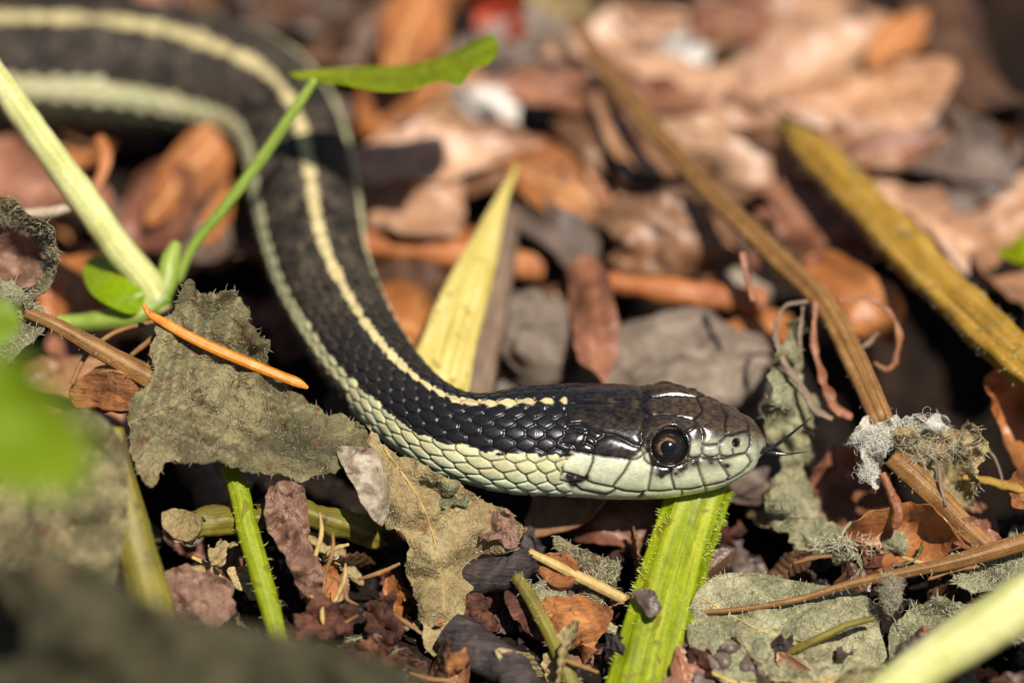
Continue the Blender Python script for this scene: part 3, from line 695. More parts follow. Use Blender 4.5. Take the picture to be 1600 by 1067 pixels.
    # ---------- put plates and scales together, mirror, displace
    full_r, full_c, full_g = brelief.copy(), bcol.copy(), brough.copy()
    zn = zone.reshape(nh, half)
    fadeb = np.clip((ss[:nh]-.0)/.1, 0, 1)[:,None]
    jawm = jaw.reshape(nh, half)
    hr = relief.reshape(nh, half); hc = col.reshape(nh, half, 3); hg = rough_h.reshape(nh, half)
    zz = np.maximum(zn, (xf[:nh] > 893)[:,None]*1.0)
    full_r[:nh] = hr*zz + (brelief[:nh] - .006)*(1-zz)
    full_c[:nh] = hc*zz[...,None] + bcol[:nh]*(1-zz[...,None]); full_g[:nh] = hg*zz + brough[:nh]*(1-zz)
    tipf = np.clip(ss/.12, .15, 1)[:,None]; full_r = full_r*tipf
    pick = np.where(np.arange(M_) >= half, np.arange(M_) - half, (half - np.arange(M_)).clip(0, half-1))
    rel = full_r[:, pick]; colr = full_c[:, pick]; rg = full_g[:, pick]
    base = np.interp(xf, [850, 900], [.018, .012])[:,None]
    V2 = V + Nn*(rel - base)[...,None]
    i = np.arange(len(ss)-1)[:,None]*M_; jj = np.arange(M_); kk = (jj+1) % M_
    F = np.stack([i+jj, i+M_+jj, i+M_+kk, i+kk], -1).reshape(-1,4)
    Vv = np.vstack([V2.reshape(-1,3), V2[0].mean(0) - Tf[0]*.004]); tip = len(Vv)-1
    capf = np.stack([np.full(M_, tip), jj, kk], -1)
    ca = np.vstack([colr.reshape(-1,3), colr[0].mean(0)]); ra = np.r_[rg.ravel(), .3]
    m, nt, b, out, vec, oi = base_mat('snake skin')
    ac = N(nt, 'ShaderNodeAttribute', attribute_name='pigment'); ar = N(nt, 'ShaderNodeAttribute', attribute_name='gloss')
    tc = N(nt, 'ShaderNodeTexCoord'); n_ = noise_tex(nt, tc.outputs['Object'], 42, 3, .6)
    cc = mixc(nt, .35, ac.outputs['Color'], ramp(nt, n_, [(.3, (.6,.6,.6)), (.7, (1.3,1.3,1.3))]), 'MULTIPLY')
    nt.links.new(cc, b.inputs['Base Color']); nt.links.new(ar.outputs['Fac'], b.inputs['Roughness'])
    sp_ = N(nt, 'ShaderNodeMapRange'); nt.links.new(ar.outputs['Fac'], sp_.inputs[0]); sp_.inputs[1].default_value = .34; sp_.inputs[2].default_value = .62; sp_.inputs[3].default_value = .5; sp_.inputs[4].default_value = .22; nt.links.new(sp_.outputs[0], b.inputs['Specular IOR Level'])
    bump(nt, b, n_, .10, .012)
    root = empty('garter_snake', (Cf[0,0]-1, Cf[0,1], 0))
    tag(root, 'black garter snake with pale yellow stripes, head resting on a green stalk, tongue out', 'snake')
    mk('body', Vv, [F, capf], m, root, attrs={'pigment': ca, 'gloss': ra})
    # ---------- eyes
    k = np.argmin(np.where(fm, ed, 999)); ki, kj = divmod(k, half); kj += half
    pe, ne = V[ki, kj], Nn[ki, kj]
    Re = .182; ec = pe - ne*(Re - .050)
    look = P(1049.5, 698, -4) - ec; look /= np.linalg.norm(look)
    m2, nt, b, out, vec, oi = base_mat('snake eye')
    tc = N(nt, 'ShaderNodeTexCoord'); sx = N(nt, 'ShaderNodeSeparateXYZ'); nt.links.new(tc.outputs['Object'], sx.inputs[0])
    cx = N(nt, 'ShaderNodeCombineXYZ'); nt.links.new(sx.outputs[0], cx.inputs[0]); nt.links.new(sx.outputs[1], cx.inputs[1])
    ln = N(nt, 'ShaderNodeVectorMath', operation='LENGTH'); nt.links.new(cx.outputs[0], ln.inputs[0])
    nn_ = noise_tex(nt, tc.outputs['Object'], 22, 4, .65, .6)
    ad = N(nt, 'ShaderNodeMath', operation='MULTIPLY_ADD'); nt.links.new(nn_, ad.inputs[0]); ad.inputs[1].default_value = .09; nt.links.new(ln.outputs['Value'], ad.inputs[2])
    rad_ = ramp(nt, ad.outputs[0], [(.112, (.004,.005,.008)), (.119, (.27,.165,.065)), (.130, (.17,.09,.032)), (.146, (.022,.012,.007)), (.2, (.008,.006,.006))])
    # the gold lies on the upper and front-facing part of the iris, the rest is dark
    am = N(nt, 'ShaderNodeVectorMath', operation='DOT_PRODUCT'); nt.links.new(tc.outputs['Object'], am.inputs[0]); am.inputs[1].default_value = (-.75, .66, 0)
    gm = N(nt, 'ShaderNodeMath', operation='MULTIPLY_ADD'); nt.links.new(nn_, gm.inputs[0]); gm.inputs[1].default_value = .12; nt.links.new(am.outputs['Value'], gm.inputs[2])
    gold = ramp(nt, gm.outputs[0], [(.03, (0,0,0)), (.085, (1,1,1))])
    c2 = mixc(nt, gold, (.012,.010,.008,1), rad_)
    pup = ramp(nt, ln.outputs['Value'], [(.072, (0,0,0)), (.076, (1,1,1))]); c2 = mixc(nt, pup, (.003,.004,.007,1), c2)
    nt.links.new(c2, b.inputs['Base Color']); b.inputs['Roughness'].default_value = .5; b.inputs['Specular IOR Level'].default_value = 0; b.inputs['Coat Weight'].default_value = .8; b.inputs['Coat Roughness'].default_value = .10
    a_ = np.linspace(0, np.pi*.6, 26); bb_ = np.linspace(0, 2*np.pi, 48, endpoint=False)
    def eye(center, zax, xhint):
        xa = xhint - (xhint@zax)*zax; xa /= np.linalg.norm(xa); ya = np.cross(zax, xa)
        v = Re*np.stack([np.sin(a_)[:,None]*np.cos(bb_), np.sin(a_)[:,None]*np.sin(bb_), np.cos(a_)[:,None]*np.ones(48)], -1).reshape(-1,3)
        ii = np.arange(25)[:,None]*48; b0 = np.arange(48); b1 = (b0+1) % 48
        Fe = np.stack([ii+b0, ii+48+b0, ii+48+b1, ii+b1], -1).reshape(-1,4)
        o = mk('eye', v, Fe, m2, None, origin=(0,0,0)); o.parent = root
        o.matrix_local = Matrix.Translation(Vector(center - ORIG[root.name])) @ Matrix(np.array([xa, ya, zax]).T.tolist()).to_4x4()
    eye(ec, look, RIGHT)
    nrk = nrf[ki]; rfl = lambda v: v - 2*(v@nrk)*nrk
    eye(Cf[ki] + rfl(ec - Cf[ki]), rfl(look), rfl(RIGHT))
    # ---------- forked tongue
    mt = stem_mat('tongue', (20, 16, 22), (34, 28, 36), (52, 44, 54), .18, spec=.6)
    t0 = curve([tuple(P(1172,701,.05))+(.034,), tuple(P(1186,703,.02))+(.034,), tuple(P(1200,702.5,0))+(.032,)], 10)
    t1 = curve([tuple(P(1193,702.5,0))+(.026,), tuple(P(1206,699,-.02))+(.022,), tuple(P(1224,687,-.05))+(.017,), tuple(P(1247,669,-.1))+(.011,), tuple(P(1269,651,-.12))+(.003,)], 30)
    t2 = curve([tuple(P(1193,704,.02))+(.028,), tuple(P(1206,707,.0))+(.024,), tuple(P(1227,709,.0))+(.015,), tuple(P(1262,705.5,.05))+(.003,)], 30)
    Vt, Ft = join([tube_mesh(t[:,:3], t[:,3], 10, flat=.7) for t in (t0, t1, t2)])
    mk('tongue', Vt, Ft, mt, root)
    return root
snake = make_snake()

# ------------------------------------------------------------------ dead leaves behind the snake
sheet('dead_leaf', [(548,262,.50),(590,205,.45),(690,165,.75),(736,205,.70),(751,236,.55),(722,262,.6),(724,330,.5),(716,362,.30),(640,364,.22),(580,354,.25),(562,300,.4)], 'pinktan',
      'broad tan dead leaf lying against the bend of the snake', inner=[(650,270,.75),(690,240,.85)], rib=[(565,310),(640,270),(735,215)])
sheet('dead_leaf', [(560,210,.3),(575,70,.4),(622,-10,.55),(692,-30,.6),(700,60,.6),(688,150,.45),(640,190,.3),(600,215,.25)], 'orange',
      'upright orange dead leaf behind the fresh green leaf', inner=[(640,60,.9)], rib=[(590,200),(640,90),(665,-20)])
sheet('dead_leaf', [(185,345,.15),(225,262,.35),(270,250,.5),(300,262,.45),(305,330,.35),(262,395,.2),(205,390,.05)], 'red',
      'red brown dead leaf between the pale green stem and the snake', inner=[(245,320,.5)])
sheet('dead_leaf', [(262,300,.3),(300,232,.5),(345,202,.5),(374,240,.35),(368,320,.25),(345,372,.15),(290,395,.1),(250,375,.2)], 'orange',
      'bright orange dead leaf tucked under the bend of the snake', inner=[(320,290,.6)], rib=[(285,390),(320,300),(350,210)])
sheet('dead_leaf', [(-40,222,.2),(40,226,.4),(100,255,.35),(132,310,.2),(70,330,.15),(-40,345,.1)], 'red', 'red brown dead leaf under the far coil of the snake')
sheet('dead_leaf', [(55,415,.6),(130,396,.7),(215,425,.6),(236,470,.5),(220,520,.3),(150,530,.25),(70,500,.3)], 'orange', 'flat orange dead leaf under the green bud', inner=[(150,460,.8)], crumple=.02)
sheet('dead_leaf', [(860,105,.5),(960,82,.6),(1085,96,.75),(1200,176,.7),(1282,255,.5),(1296,305,.15),(1220,306,.1),(1150,300,.25),(1085,245,.5),(990,195,.5),(915,160,.4)], 'pinktan',
      'long wavy pinkish tan dead leaf crossed by the dry brown stem', inner=[(1080,170,.95),(1180,240,.7)], rib=[(880,115),(1050,150),(1180,230),(1285,290)], crumple=.07)
sheet('dead_leaf', [(842,155,.3),(905,128,.55),(985,190,.6),(1060,262,.45),(1105,300,.2),(1050,318,.1),(965,285,.2),(890,230,.25)], 'tan',
      'narrow folded tan dead leaf with dark gaps on both sides', inner=[(960,220,.65)], rib=[(860,150),(960,225),(1090,300)])
sheet('dead_leaf', [(775,232,.3),(845,212,.5),(905,258,.5),(938,322,.25),(880,326,.2),(810,290,.2)], 'orange', 'glossy orange dead leaf above the curled tan leaf', inner=[(860,265,.7)])
sheet('dead_leaf', [(888,335,.35),(960,312,.75),(1060,306,.85),(1122,328,.75),(1138,385,.5),(1108,424,.18),(1040,434,.12),(965,424,.12),(938,400,.2),(985,385,.5),(930,352,.35)], 'tan',
      'curled tan dead leaf arched over a dark hollow', inner=[(1040,345,1.05),(1080,390,.8),(1000,350,.9)], rib=[(900,338),(1030,335),(1130,350)], crumple=.03)
sheet('dead_leaf', [(806,300,.3),(862,318,.55),(932,362,.45),(938,402,.3),(890,424,.25),(850,384,.3),(818,362,.2)], 'greybrown', 'small grey brown leaf above the hanging reddish leaf', inner=[(875,360,.6)])
sheet('dead_leaf', [(888,420,.55),(905,398,.65),(932,402,.65),(958,450,.6),(967,525,.5),(956,575,.35),(944,600,.3),(928,580,.3),(906,568,.3),(892,490,.45)], 'red',
      'narrow reddish dead leaf hanging tip down above the head', inner=[(925,470,.85),(930,540,.6)], rib=[(915,402),(928,490),(940,598)], crumple=.03)
sheet('dead_leaf', [(1138,118,.6),(1175,30,.6),(1245,-30,.6),(1335,-30,.7),(1356,60,.6),(1295,112,.55),(1215,192,.5),(1150,188,.45)], 'pinktan', 'large pale tan dead leaf cupped upward, beyond the mustard stem', inner=[(1235,80,.9)], crumple=.07)
sheet('dead_leaf', [(1345,62,.5),(1398,36,.7),(1455,68,.6),(1450,112,.35),(1380,120,.35)], 'orange', 'small rounded orange dead leaf in a dark fold', inner=[(1400,80,.85)])
sheet('dead_leaf', [(1235,205,.45),(1255,140,.6),(1345,108,.75),(1455,126,.7),(1530,165,.5),(1490,215,.5),(1405,265,.5),(1300,250,.4)], 'pinktan', 'wide pink tan dead leaf at the broken tip of the mustard stem', inner=[(1370,180,.9)], rib=[(1245,190),(1370,170),(1520,170)], crumple=.08)
sheet('dead_leaf', [(1425,-30,.7),(1500,-30,.8),(1548,90,.7),(1596,205,.5),(1565,268,.4),(1495,205,.55),(1462,115,.65)], 'brown', 'dark brown folded leaf beside the deep black gap', inner=[(1510,110,.9)], rib=[(1460,-20),(1515,100),(1585,250)])
sheet('dead_leaf', [(1418,262,.3),(1470,205,.55),(1555,186,.6),(1602,232,.4),(1575,295,.25),(1500,338,.2),(1442,310,.2)], 'greybrown', 'grey brown curled leaf with a dark mouth', inner=[(1500,260,.75)])
sheet('dead_leaf', [(1495,338,.2),(1560,285,.35),(1640,260,.4),(1650,380,.2),(1545,362,.15)], 'pinktan', 'pale greyish pink dead leaf beside the grey curled leaf')
sheet('dead_leaf', [(1505,372,.45),(1560,345,.55),(1660,322,.5),(1660,500,.3),(1580,470,.35)], 'tan', 'ochre dead leaf carrying a green speck, beside the mustard stem', inner=[(1585,410,.6)])
sheet('leaf_scrap', [(1562,395,.68),(1590,372,.75),(1640,368,.75),(1640,410,.68),(1590,412,.65)], 'green', 'small green leaf scrap on the ochre dead leaf', 'leaf scrap')
sheet('dead_leaf', [(360,-30,.5),(470,-40,.6),(575,-20,.5),(548,62,.35),(480,108,.2),(425,85,.3)], 'brown', 'dark brown dead leaf behind the outer bend of the snake', inner=[(480,30,.6)])
sheet('dead_leaf', [(700,142,.45),(755,132,.65),(812,162,.6),(806,198,.35),(745,192,.35)], 'pale', 'small bleached white leaf beyond the fresh green leaf', inner=[(765,160,.75)])
sheet('dead_leaf', [(1028,66,.6),(1072,50,.8),(1112,74,.75),(1100,104,.55),(1052,102,.6)], 'pale', 'bleached white scrap on the wavy pinkish leaf', inner=[(1072,76,.9)])
sheet('dead_leaf', [(925,40,.4),(985,15,.6),(1080,25,.6),(1120,60,.5),(1040,90,.4),(950,90,.4)], 'pinktan', 'greyish pink dead leaf behind the bleached scrap', inner=[(1010,50,.65)])
sheet('dead_leaf', [(742,10,.5),(775,-15,.7),(815,0,.7),(818,50,.5),(780,72,.35),(748,52,.4)], 'scarlet', 'small scarlet leaf beyond the tip of the green leaf')
sheet('dead_leaf', [(690,70,.2),(740,60,.35),(860,90,.35),(930,140,.3),(850,180,.2),(760,140,.2)], 'greybrown', 'dull grey brown leaf below the scarlet leaf', inner=[(810,110,.45)])
sheet('dead_leaf', [(820,-20,.4),(880,-30,.6),(925,0,.5),(905,60,.35),(850,55,.35)], 'beige', 'pale olive dead leaf next to the scarlet leaf')
sheet('dead_leaf', [(1180,330,.25),(1245,326,.45),(1330,362,.45),(1385,400,.3),(1330,420,.2),(1230,388,.2)], 'red', 'red brown leaf under the mustard stem', inner=[(1290,375,.55)], rib=[(1190,340),(1290,372),(1375,405)])
sheet('dead_leaf', [(1215,412,.25),(1300,395,.5),(1375,430,.5),(1420,480,.35),(1400,540,.15),(1330,520,.2),(1270,470,.25)], 'orange', 'orange brown leaf behind the curled dry tendrils', inner=[(1340,455,.6)])
sheet('dead_leaf', [(1540,585,.3),(1600,560,.5),(1680,600,.6),(1680,760,.5),(1590,735,.35),(1560,665,.3)], 'orange', 'orange dead leaf beside the black hollow beyond the tongue', inner=[(1610,650,.6)])
sheet('dead_leaf', [(735,200,.4),(800,190,.5),(850,230,.4),(830,300,.2),(770,290,.2),(740,250,.3)], 'pinktan', 'brownish pink leaf behind the tip of the yellow stem', inner=[(790,235,.6)])
sheet('dead_leaf', [(-60,640,.2),(60,560,.4),(180,560,.4),(260,620,.3),(250,700,.1),(100,720,.1)], 'tan', 'crumpled tan leaf under the olive brown stem', inner=[(150,630,.6)])
sheet('dead_leaf', [(1270,740,-.15),(1300,700,0),(1360,705,.0),(1400,780,-.1),(1330,830,-.2),(1275,800,-.2)], 'red', 'dull reddish leaf lying deep behind the snout')
sheet('dead_leaf', [(840,778,.0),(900,764,.15),(1010,770,.2),(1100,800,.1),(1050,850,-.1),(900,842,-.1)], 'red', 'shaded reddish leaf below the chin of the snake')
sheet('dead_leaf', [(560,420,.0),(640,400,.1),(700,430,.1),(690,500,0),(600,520,-.1)], 'brown', 'dark leaf in the shade inside the bend of the snake')
sheet('dead_leaf', [(1300,860,.0),(1360,800,.2),(1460,790,.3),(1500,850,.2),(1420,900,0)], 'orange', 'tan leaf under the tangle of down and hairs')

def stone(name, px, py, h, rx, ry, rz, label, seed, mat='stone'):
    u = np.linspace(.02, np.pi-.02, 26); v = np.linspace(0, 2*np.pi, 44, endpoint=False)
    s = np.stack([np.sin(u)[:,None]*np.cos(v), np.sin(u)[:,None]*np.sin(v), np.cos(u)[:,None]*np.ones(44)], -1)
    s = np.sign(s)*np.abs(s)**.8
    s = s*(1 + .22*fbm(s*1.3+seed, 3, seed) + .05*fbm(s*6+seed, 3, seed))[..., None]
    V = (s*np.array([rx, ry, rz])).reshape(-1,3) + H(px, py, h)
    i = np.arange(25)[:,None]*44; a = np.arange(44); b = (a+1) % 44
    V = np.vstack([V, V[:44].mean(0), V[-44:].mean(0)]); e = 26*44
    return tag(mk(name, V, [np.stack([i+a, i+44+a, i+44+b, i+b], -1).reshape(-1,4), np.vstack([np.stack([np.full(44,e), a, b], -1), np.stack([np.full(44,e+1), 25*44+b, 25*44+a], -1)])], M[mat]), label, 'stone')
stone('stone', 835, 540, .10, .42, .50, .38, 'rounded grey stone beside the grey brown dead stem', 3)
stone('stone', 1065, 590, .05, .95, .75, .42, 'broad flat grey stone behind the head of the snake', 5)
stone('stone', 1160, 470, .0, .3, .3, .3, 'dark pebble at the end of the orange twig', 8)

# ------------------------------------------------------------------ twigs and stems
stem('twig', [(545,378,.05,24),(640,388,.1,25),(735,400,.1,24),(850,418,.05,22)], 'st_orange', 'thick orange brown twig passing behind the yellow stem', 'twig', noise=.15)
stem('twig', [(950,440,.3,17),(1020,452,.3,20),(1110,462,.28,22),(1192,474,.25,20)], 'st_orange', 'thick orange brown twig in front of the curled tan leaf', 'twig', noise=.2, ragged=.06)
stem('dead_twig', [(800,330,.6,12),(785,400,.55,22),(768,480,.45,28),(745,580,.3,32),(730,640,.2,34)], 'st_grey', 'grey brown dead stem beside the yellow stem', ribs=7, noise=.1)
stem('yellow_shoot', [(804,268,1.15,4),(782,318,1.05,11),(752,400,.95,25),(716,490,.85,38),(690,570,.75,45),(675,625,.6,46)], 'st_yellow', 'pale yellow stem tapering to a point, rising behind the neck of the snake', flat=.45, nseg=36, noise=.1, ribs=5, rib_amp=.07, ragged=.3)
stem('leaf_strip', [(795,285,1.1,3),(770,330,1.02,7),(735,400,.92,9),(700,480,.8,9)], 'st_straw', 'pale straw strip along the edge of the yellow stem', 'leaf strip', flat=.35)
stem('dry_twig', [(895,30,1.0,10),(930,85,1.05,12),(1010,190,1.15,14),(1110,300,1.25,15),(1215,405,1.3,16),(1290,480,1.3,17),(1335,565,1.2,18),(1378,660,1.05,17)], 'st_brown',
     'long straight dry brown stem ending in the white down', ribs=5, rib_amp=.16, hairs=260, hair_mat='hairgrey', nseg=25)
stem('mustard_cane', [(1232,198,1.0,13),(1270,236,1.02,25),(1350,318,1.05,32),(1450,425,1.1,34),(1540,510,1.15,36),(1660,620,1.2,38)], 'st_mustard',
     'thick mustard yellow stem with a torn tip and fine bristles', ribs=6, rib_amp=.09, hairs=420, nseg=30, ragged=.45, hair_mat='hair', flat=.7, noise=.15)
stem('pale_shoot', [(-60,50,.7,20),(0,128,.75,22),(60,215,.85,23),(130,310,1.0,24),(190,395,1.1,25),(232,445,1.15,25),(250,485,1.2,20)], 'st_pale', 'thick glossy pale green stem rising across the far coil', mode='d', ribs=0, noise=.08, nseg=28)
bud = sheet('green_bud', [(132,415,1.5),(150,400,1.5),(190,420,1.2),(225,470,.95),(215,488,.9),(170,478,.85),(140,455,1.0)], 'lime', 'bright green bud at the foot of the pale green stem', 'bud', mode='d', inner=[(175,445,1.0)], crumple=.01)
stem('green_shoot', [(205,478,1.1,20),(250,460,1.2,18),(268,400,1.3,14),(275,380,1.35,8)], 'st_green', 'short green side shoot at the foot of the pale stem', mode='d')
stem('green_shoot', [(90,505,1.2,13),(150,502,1.15,15),(210,492,1.1,17),(262,462,1.15,14)], 'st_green', 'low green runner below the bud', mode='d')
# fresh leaf on its thin stalk
lf = empty('fresh_leaf', P(290,410,1.3)); tag(lf, 'fresh green leaf on a thin stalk casting its shadow on the snake', 'leaf')
stem('stalk', [(276,440,1.35,8),(300,388,1.33,8),(350,325,1.3,9),(400,260,1.28,10),(445,195,1.25,9),(475,150,1.22,8),(492,124,1.2,6)], 'st_green', None, mode='d', parent=lf)
sheet('blade', [(452,117,1.5),(500,110,1.8),(560,105,2.1),(640,102,2.2),(700,86,2.1),(745,64,2.0),(770,55,1.9),(779,78,1.6),(768,96,1.4),(735,112,1.25),(722,130,1.1),(690,126,1.1),(640,141,1.0),(590,143,1.05),(540,133,1.2),(490,128,1.4)], 'green', None,
      mode='d', parent=lf, rib=[(470,118),(560,116),(660,112),(770,70)], nv=8, step=6, crumple=.02, inner=[(600,121,1.6)], thick=.015, wave=0, crease=.01, veinw=1.5)
# the stalk under the chin
stem('green_stalk', [(1098,752,.34,46),(1085,790,.25,48),(1066,850,.05,48),(1043,930,-.25,53),(1025,1000,-.5,57),(1005,1085,-.8,62),(990,1150,-1.05,62)], 'st_stalk', 'broad bright green ribbed stalk propping up the chin of the snake',
     mode='d', ribs=9, rib_amp=.05, nseg=54, n=90, noise=.05, flat=.55, hairs=1700, hair_mat='hairgreen', hair_len=.05, hair_w=.005, edge_only=True)
sheet('leaf_scrap', [(985,928,-.62),(1000,915,-.65),(1020,925,-.7),(1030,950,-.72),(1015,965,-.72),(1000,945,-.68)], 'greybrown', 'papery brown scrap stuck to the broad green stalk', 'leaf scrap', mode='d', step=3, jag=7, crumple=.04, cf=.08, sharp=True)
stem('green_shoot', [(352,725,-.15,11),(368,752,-.2,15),(385,820,-.4,17),(405,890,-.6,17),(425,960,-.8,16),(438,1010,-.95,15)], 'st_stalk', 'thin bright green stem below the grey green leaf', mode='d', hairs=120, hair_mat='hairgreen', flat=.7)
stem('olive_shoot', [(176,670,-.95,18),(186,740,-1.0,24),(205,820,-1.1,29),(225,900,-1.25,32),(240,960,-1.4,35),(250,1020,-1.5,34)], 'st_olive', 'olive stem rising out of the dark foreground leaf', mode='d', flat=.7, nseg=22)
stem('pale_shoot', [(1340,1120,-2.4,32),(1420,1058,-2.4,36),(1500,1005,-2.4,40),(1580,955,-2.4,43),(1680,900,-2.4,44)], 'st_pale', 'thick pale green stem close in front of the sage leaf', mode='d', nseg=26)
stem('dry_twig', [(1082,957,-.35,3),(1150,952,-.38,3.8),(1250,935,-.4,5),(1330,912,-.4,6.5),(1420,893,-.38,8.5),(1500,875,-.35,11),(1560,858,-.3,13),(1640,835,-.25,14)], 'st_brown', 'thin brown runner stem arching over the sage leaf', mode='d', ribs=4, hairs=150)
stem('dry_twig', [(1395,715,.15,16),(1420,738,.1,17),(1465,780,.05,18),(1505,822,-.05,17),(1545,858,-.15,14)], 'st_brown', 'ribbed brown stem below the white down', mode='d', ribs=5, rib_amp=.14, hairs=160, hair_mat='hairgrey')
stem('green_tendril', [(1222,1027,-.62,4),(1240,1016,-.68,6),(1280,997,-.75,7),(1325,976,-.75,6),(1366,966,-.68,4)], 'st_olive', 'small olive green tendril lying on the sage leaf', 'tendril', mode='d')
# conifer needle
V_ = stem('conifer_needle', [(223,474,-.02,2),(232,488,-.03,6),(255,503,-.05,8),(320,538,-.08,9.5),(390,568,-.1,9.5),(440,588,-.1,9),(470,600,-.1,7.5),(481,606,-.1,3)], 'needle', 'orange conifer needle lying on the fuzzy grey green leaf', 'needle', mode='d', ribs=2, rib_amp=.1, flat=.6, noise=.03, nseg=16)
stem('olive_shoot', [(40,488,.0,8),(75,502,.0,10),(130,532,.05,13),(190,566,.05,15),(236,592,.05,17)], 'st_brown', 'olive brown ribbed stem ending in the grey green leaf', mode='d', ribs=5, rib_amp=.12, hairs=60)
stem('thin_twig', [(112,600,.2,4),(135,555,.25,4),(175,522,.3,4),(240,502,.3,4)], 'st_brown', 'thin arched brown twig under the conifer needle', 'twig', mode='d')
stem('thin_twig', [(205,555,.2,4),(230,535,.2,4.5),(255,515,.2,4)], 'st_brown', 'short brown twig at the tip of the conifer needle', 'twig', mode='d')
stem('thin_twig', [(30,335,1.0,8),(80,332,1.0,9),(125,320,1.05,7)], 'shell', 'pale twig beneath the pale green stem', 'twig', mode='d')
stem('straw', [(828,862,-.15,6),(880,888,-.2,8),(940,918,-.25,9),(976,936,-.28,8)], 'st_straw', 'pale straw pointing at the green stalk', 'straw', mode='d', ribs=3, flat=.6, ragged=.04)
stem('straw', [(806,898,-.3,9),(830,935,-.4,11),(860,990,-.55,12),(885,1045,-.7,13),(900,1090,-.8,13)], 'st_olive', 'olive straw curving down beside the hanging beige leaf', 'straw', mode='d', ribs=3, hairs=80, flat=.6)

# ------------------------------------------------------------------ withered leaves round the snake
sheet('withered_leaf', [(300,438,.05),(318,462,.05),(345,455,.1),(372,468,.15),(395,510,.15),(418,540,.1),(430,585,.1),(480,620,.05),(525,648,.0),(560,662,-.05),(582,695,-.1),(575,720,-.2),(545,735,-.3),(505,742,-.45),(470,748,-.5),(430,738,-.55),(385,732,-.6),(340,722,-.65),(290,722,-.75),(250,736,-.8),(232,762,-.85),(215,740,-.85),(200,690,-.7),(192,650,-.55),(215,610,-.3),(235,575,-.15),(240,530,-.05),(250,500,0),(272,488,0),(285,460,.05)],
      'sagedark', 'large fuzzy grey green withered leaf under the conifer needle', 'withered leaf', mode='d', inner=[(320,560,-.05),(330,640,-.42),(430,660,-.3),(500,690,-.3),(290,690,-.6)],
      rib=[(200,665),(260,635),(330,590),(370,570)], nv=6, step=5.5, crumple=.07, cf=.014, crease=.11, hairs=800, hair_mat='hairgrey', hair_len=.065, jag=9)
sheet('withered_leaf', [(575,660,-.15),(600,690,-.15),(650,722,-.12),(700,745,-.1),(760,782,-.1),(800,800,-.1),(812,842,-.12),(790,862,-.2),(745,868,-.2),(735,880,-.22),(738,910,-.25),(720,960,-.35),(700,1000,-.4),(690,1044,-.5),(674,1020,-.48),(658,970,-.42),(642,905,-.35),(634,850,-.3),(622,832,-.3),(606,828,-.3),(602,790,-.3),(592,740,-.25),(580,700,-.2)],
      'beige', 'beige withered leaf draped down with a long pointed lobe', 'withered leaf', mode='d', inner=[(690,850,-.42),(650,780,-.32),(685,940,-.5),(770,830,-.25)], rib=[(600,700),(660,790),(690,900),(690,1035)], nv=4, step=6, crumple=.06, jag=6, hairs=500, hair_mat='hair', hair_len=.03)
sheet('husk', [(530,702,-.42),(552,698,-.5),(582,703,-.45),(601,740,-.36),(607,795,-.38),(598,824,-.45),(578,806,-.55),(556,765,-.58),(540,735,-.5)], 'shell', 'pale papery husk with red streaks at the edge of the grey green leaf', 'husk', mode='d', inner=[(578,755,-.6)], step=4, crumple=.07, cf=.04, jag=3, crease=.06)
# rolled leaf at the edge
rl = sheet('rolled_leaf', [(-30,318,.15),(15,312,.1),(50,335,.05),(78,352,.0),(92,395,-.02),(88,430,-.02),(72,458,0),(45,466,.02),(60,440,.25),(72,405,.4),(55,372,.4),(20,352,.35),(-30,350,.3)], 'sagedark', 'rolled grey green leaf with a dark pinkish hollow', 'withered leaf', mode='d', inner=[(80,400,-.1)], step=6, crumple=.03, jag=3, hairs=500, hair_mat='hairgrey')
sheet('hollow', [(-30,345,.45),(20,350,.45),(58,372,.45),(74,405,.45),(62,440,.4),(30,452,.35),(-30,445,.35)], 'pinkstrip', None, mode='d', parent=rl, inner=[(20,400,.75)], step=7, crumple=.12, cf=.04)
sheet('withered_leaf', [(-40,450,-.1),(20,440,-.1),(50,462,-.05),(72,480,-.05),(70,510,-.05),(40,545,-.15),(10,570,-.2),(-40,575,-.3)], 'sage', 'mossy crumpled leaf below the rolled leaf', 'withered leaf', mode='d', step=7, crumple=.1, jag=6, hairs=400, hair_mat='hair')
sheet('bark_chip', [(110,615,.3),(150,578,.2),(200,580,.15),(222,610,.2),(205,640,.3),(150,640,.35),(120,640,.35)], 'barkorange', 'pale brown bark chip under the olive brown stem', 'bark chip', mode='d', step=6, crumple=.06, thick=.12)
# sage leaf lower right
sheet('withered_leaf', [(1088,925,-.15),(1120,900,-.1),(1180,895,-.1),(1230,905,-.12),(1290,915,-.15),(1340,925,-.2),(1368,945,-.3),(1375,985,-.45),(1385,1020,-.6),(1375,1085,-.85),(1300,1100,-.95),(1200,1090,-.95),(1120,1060,-.85),(1078,1010,-.6),(1075,960,-.35)],
      'sage', 'broad sage green withered leaf with a hairy rim beside the stalk', 'withered leaf', mode='d', inner=[(1200,980,-.55),(1280,1000,-.6),(1150,950,-.35)], rib=[(1090,930),(1190,985),(1290,1010),(1370,1040)], nv=6, step=7, crumple=.05, hairs=420, hair_mat='hair', hair_len=.06)
sheet('withered_leaf', [(1395,985,-.35),(1420,955,-.3),(1470,935,-.3),(1520,945,-.35),(1560,930,-.3),(1620,925,-.3),(1640,985,-.6),(1540,1010,-.65),(1460,1030,-.7),(1400,1060,-.75)], 'sage', 'crumpled sage leaf beyond the near pale green stem', 'withered leaf', mode='d', inner=[(1500,980,-.55)], step=7, crumple=.12, cf=.03, jag=6, hairs=450, hair_mat='hair', hair_len=.08)
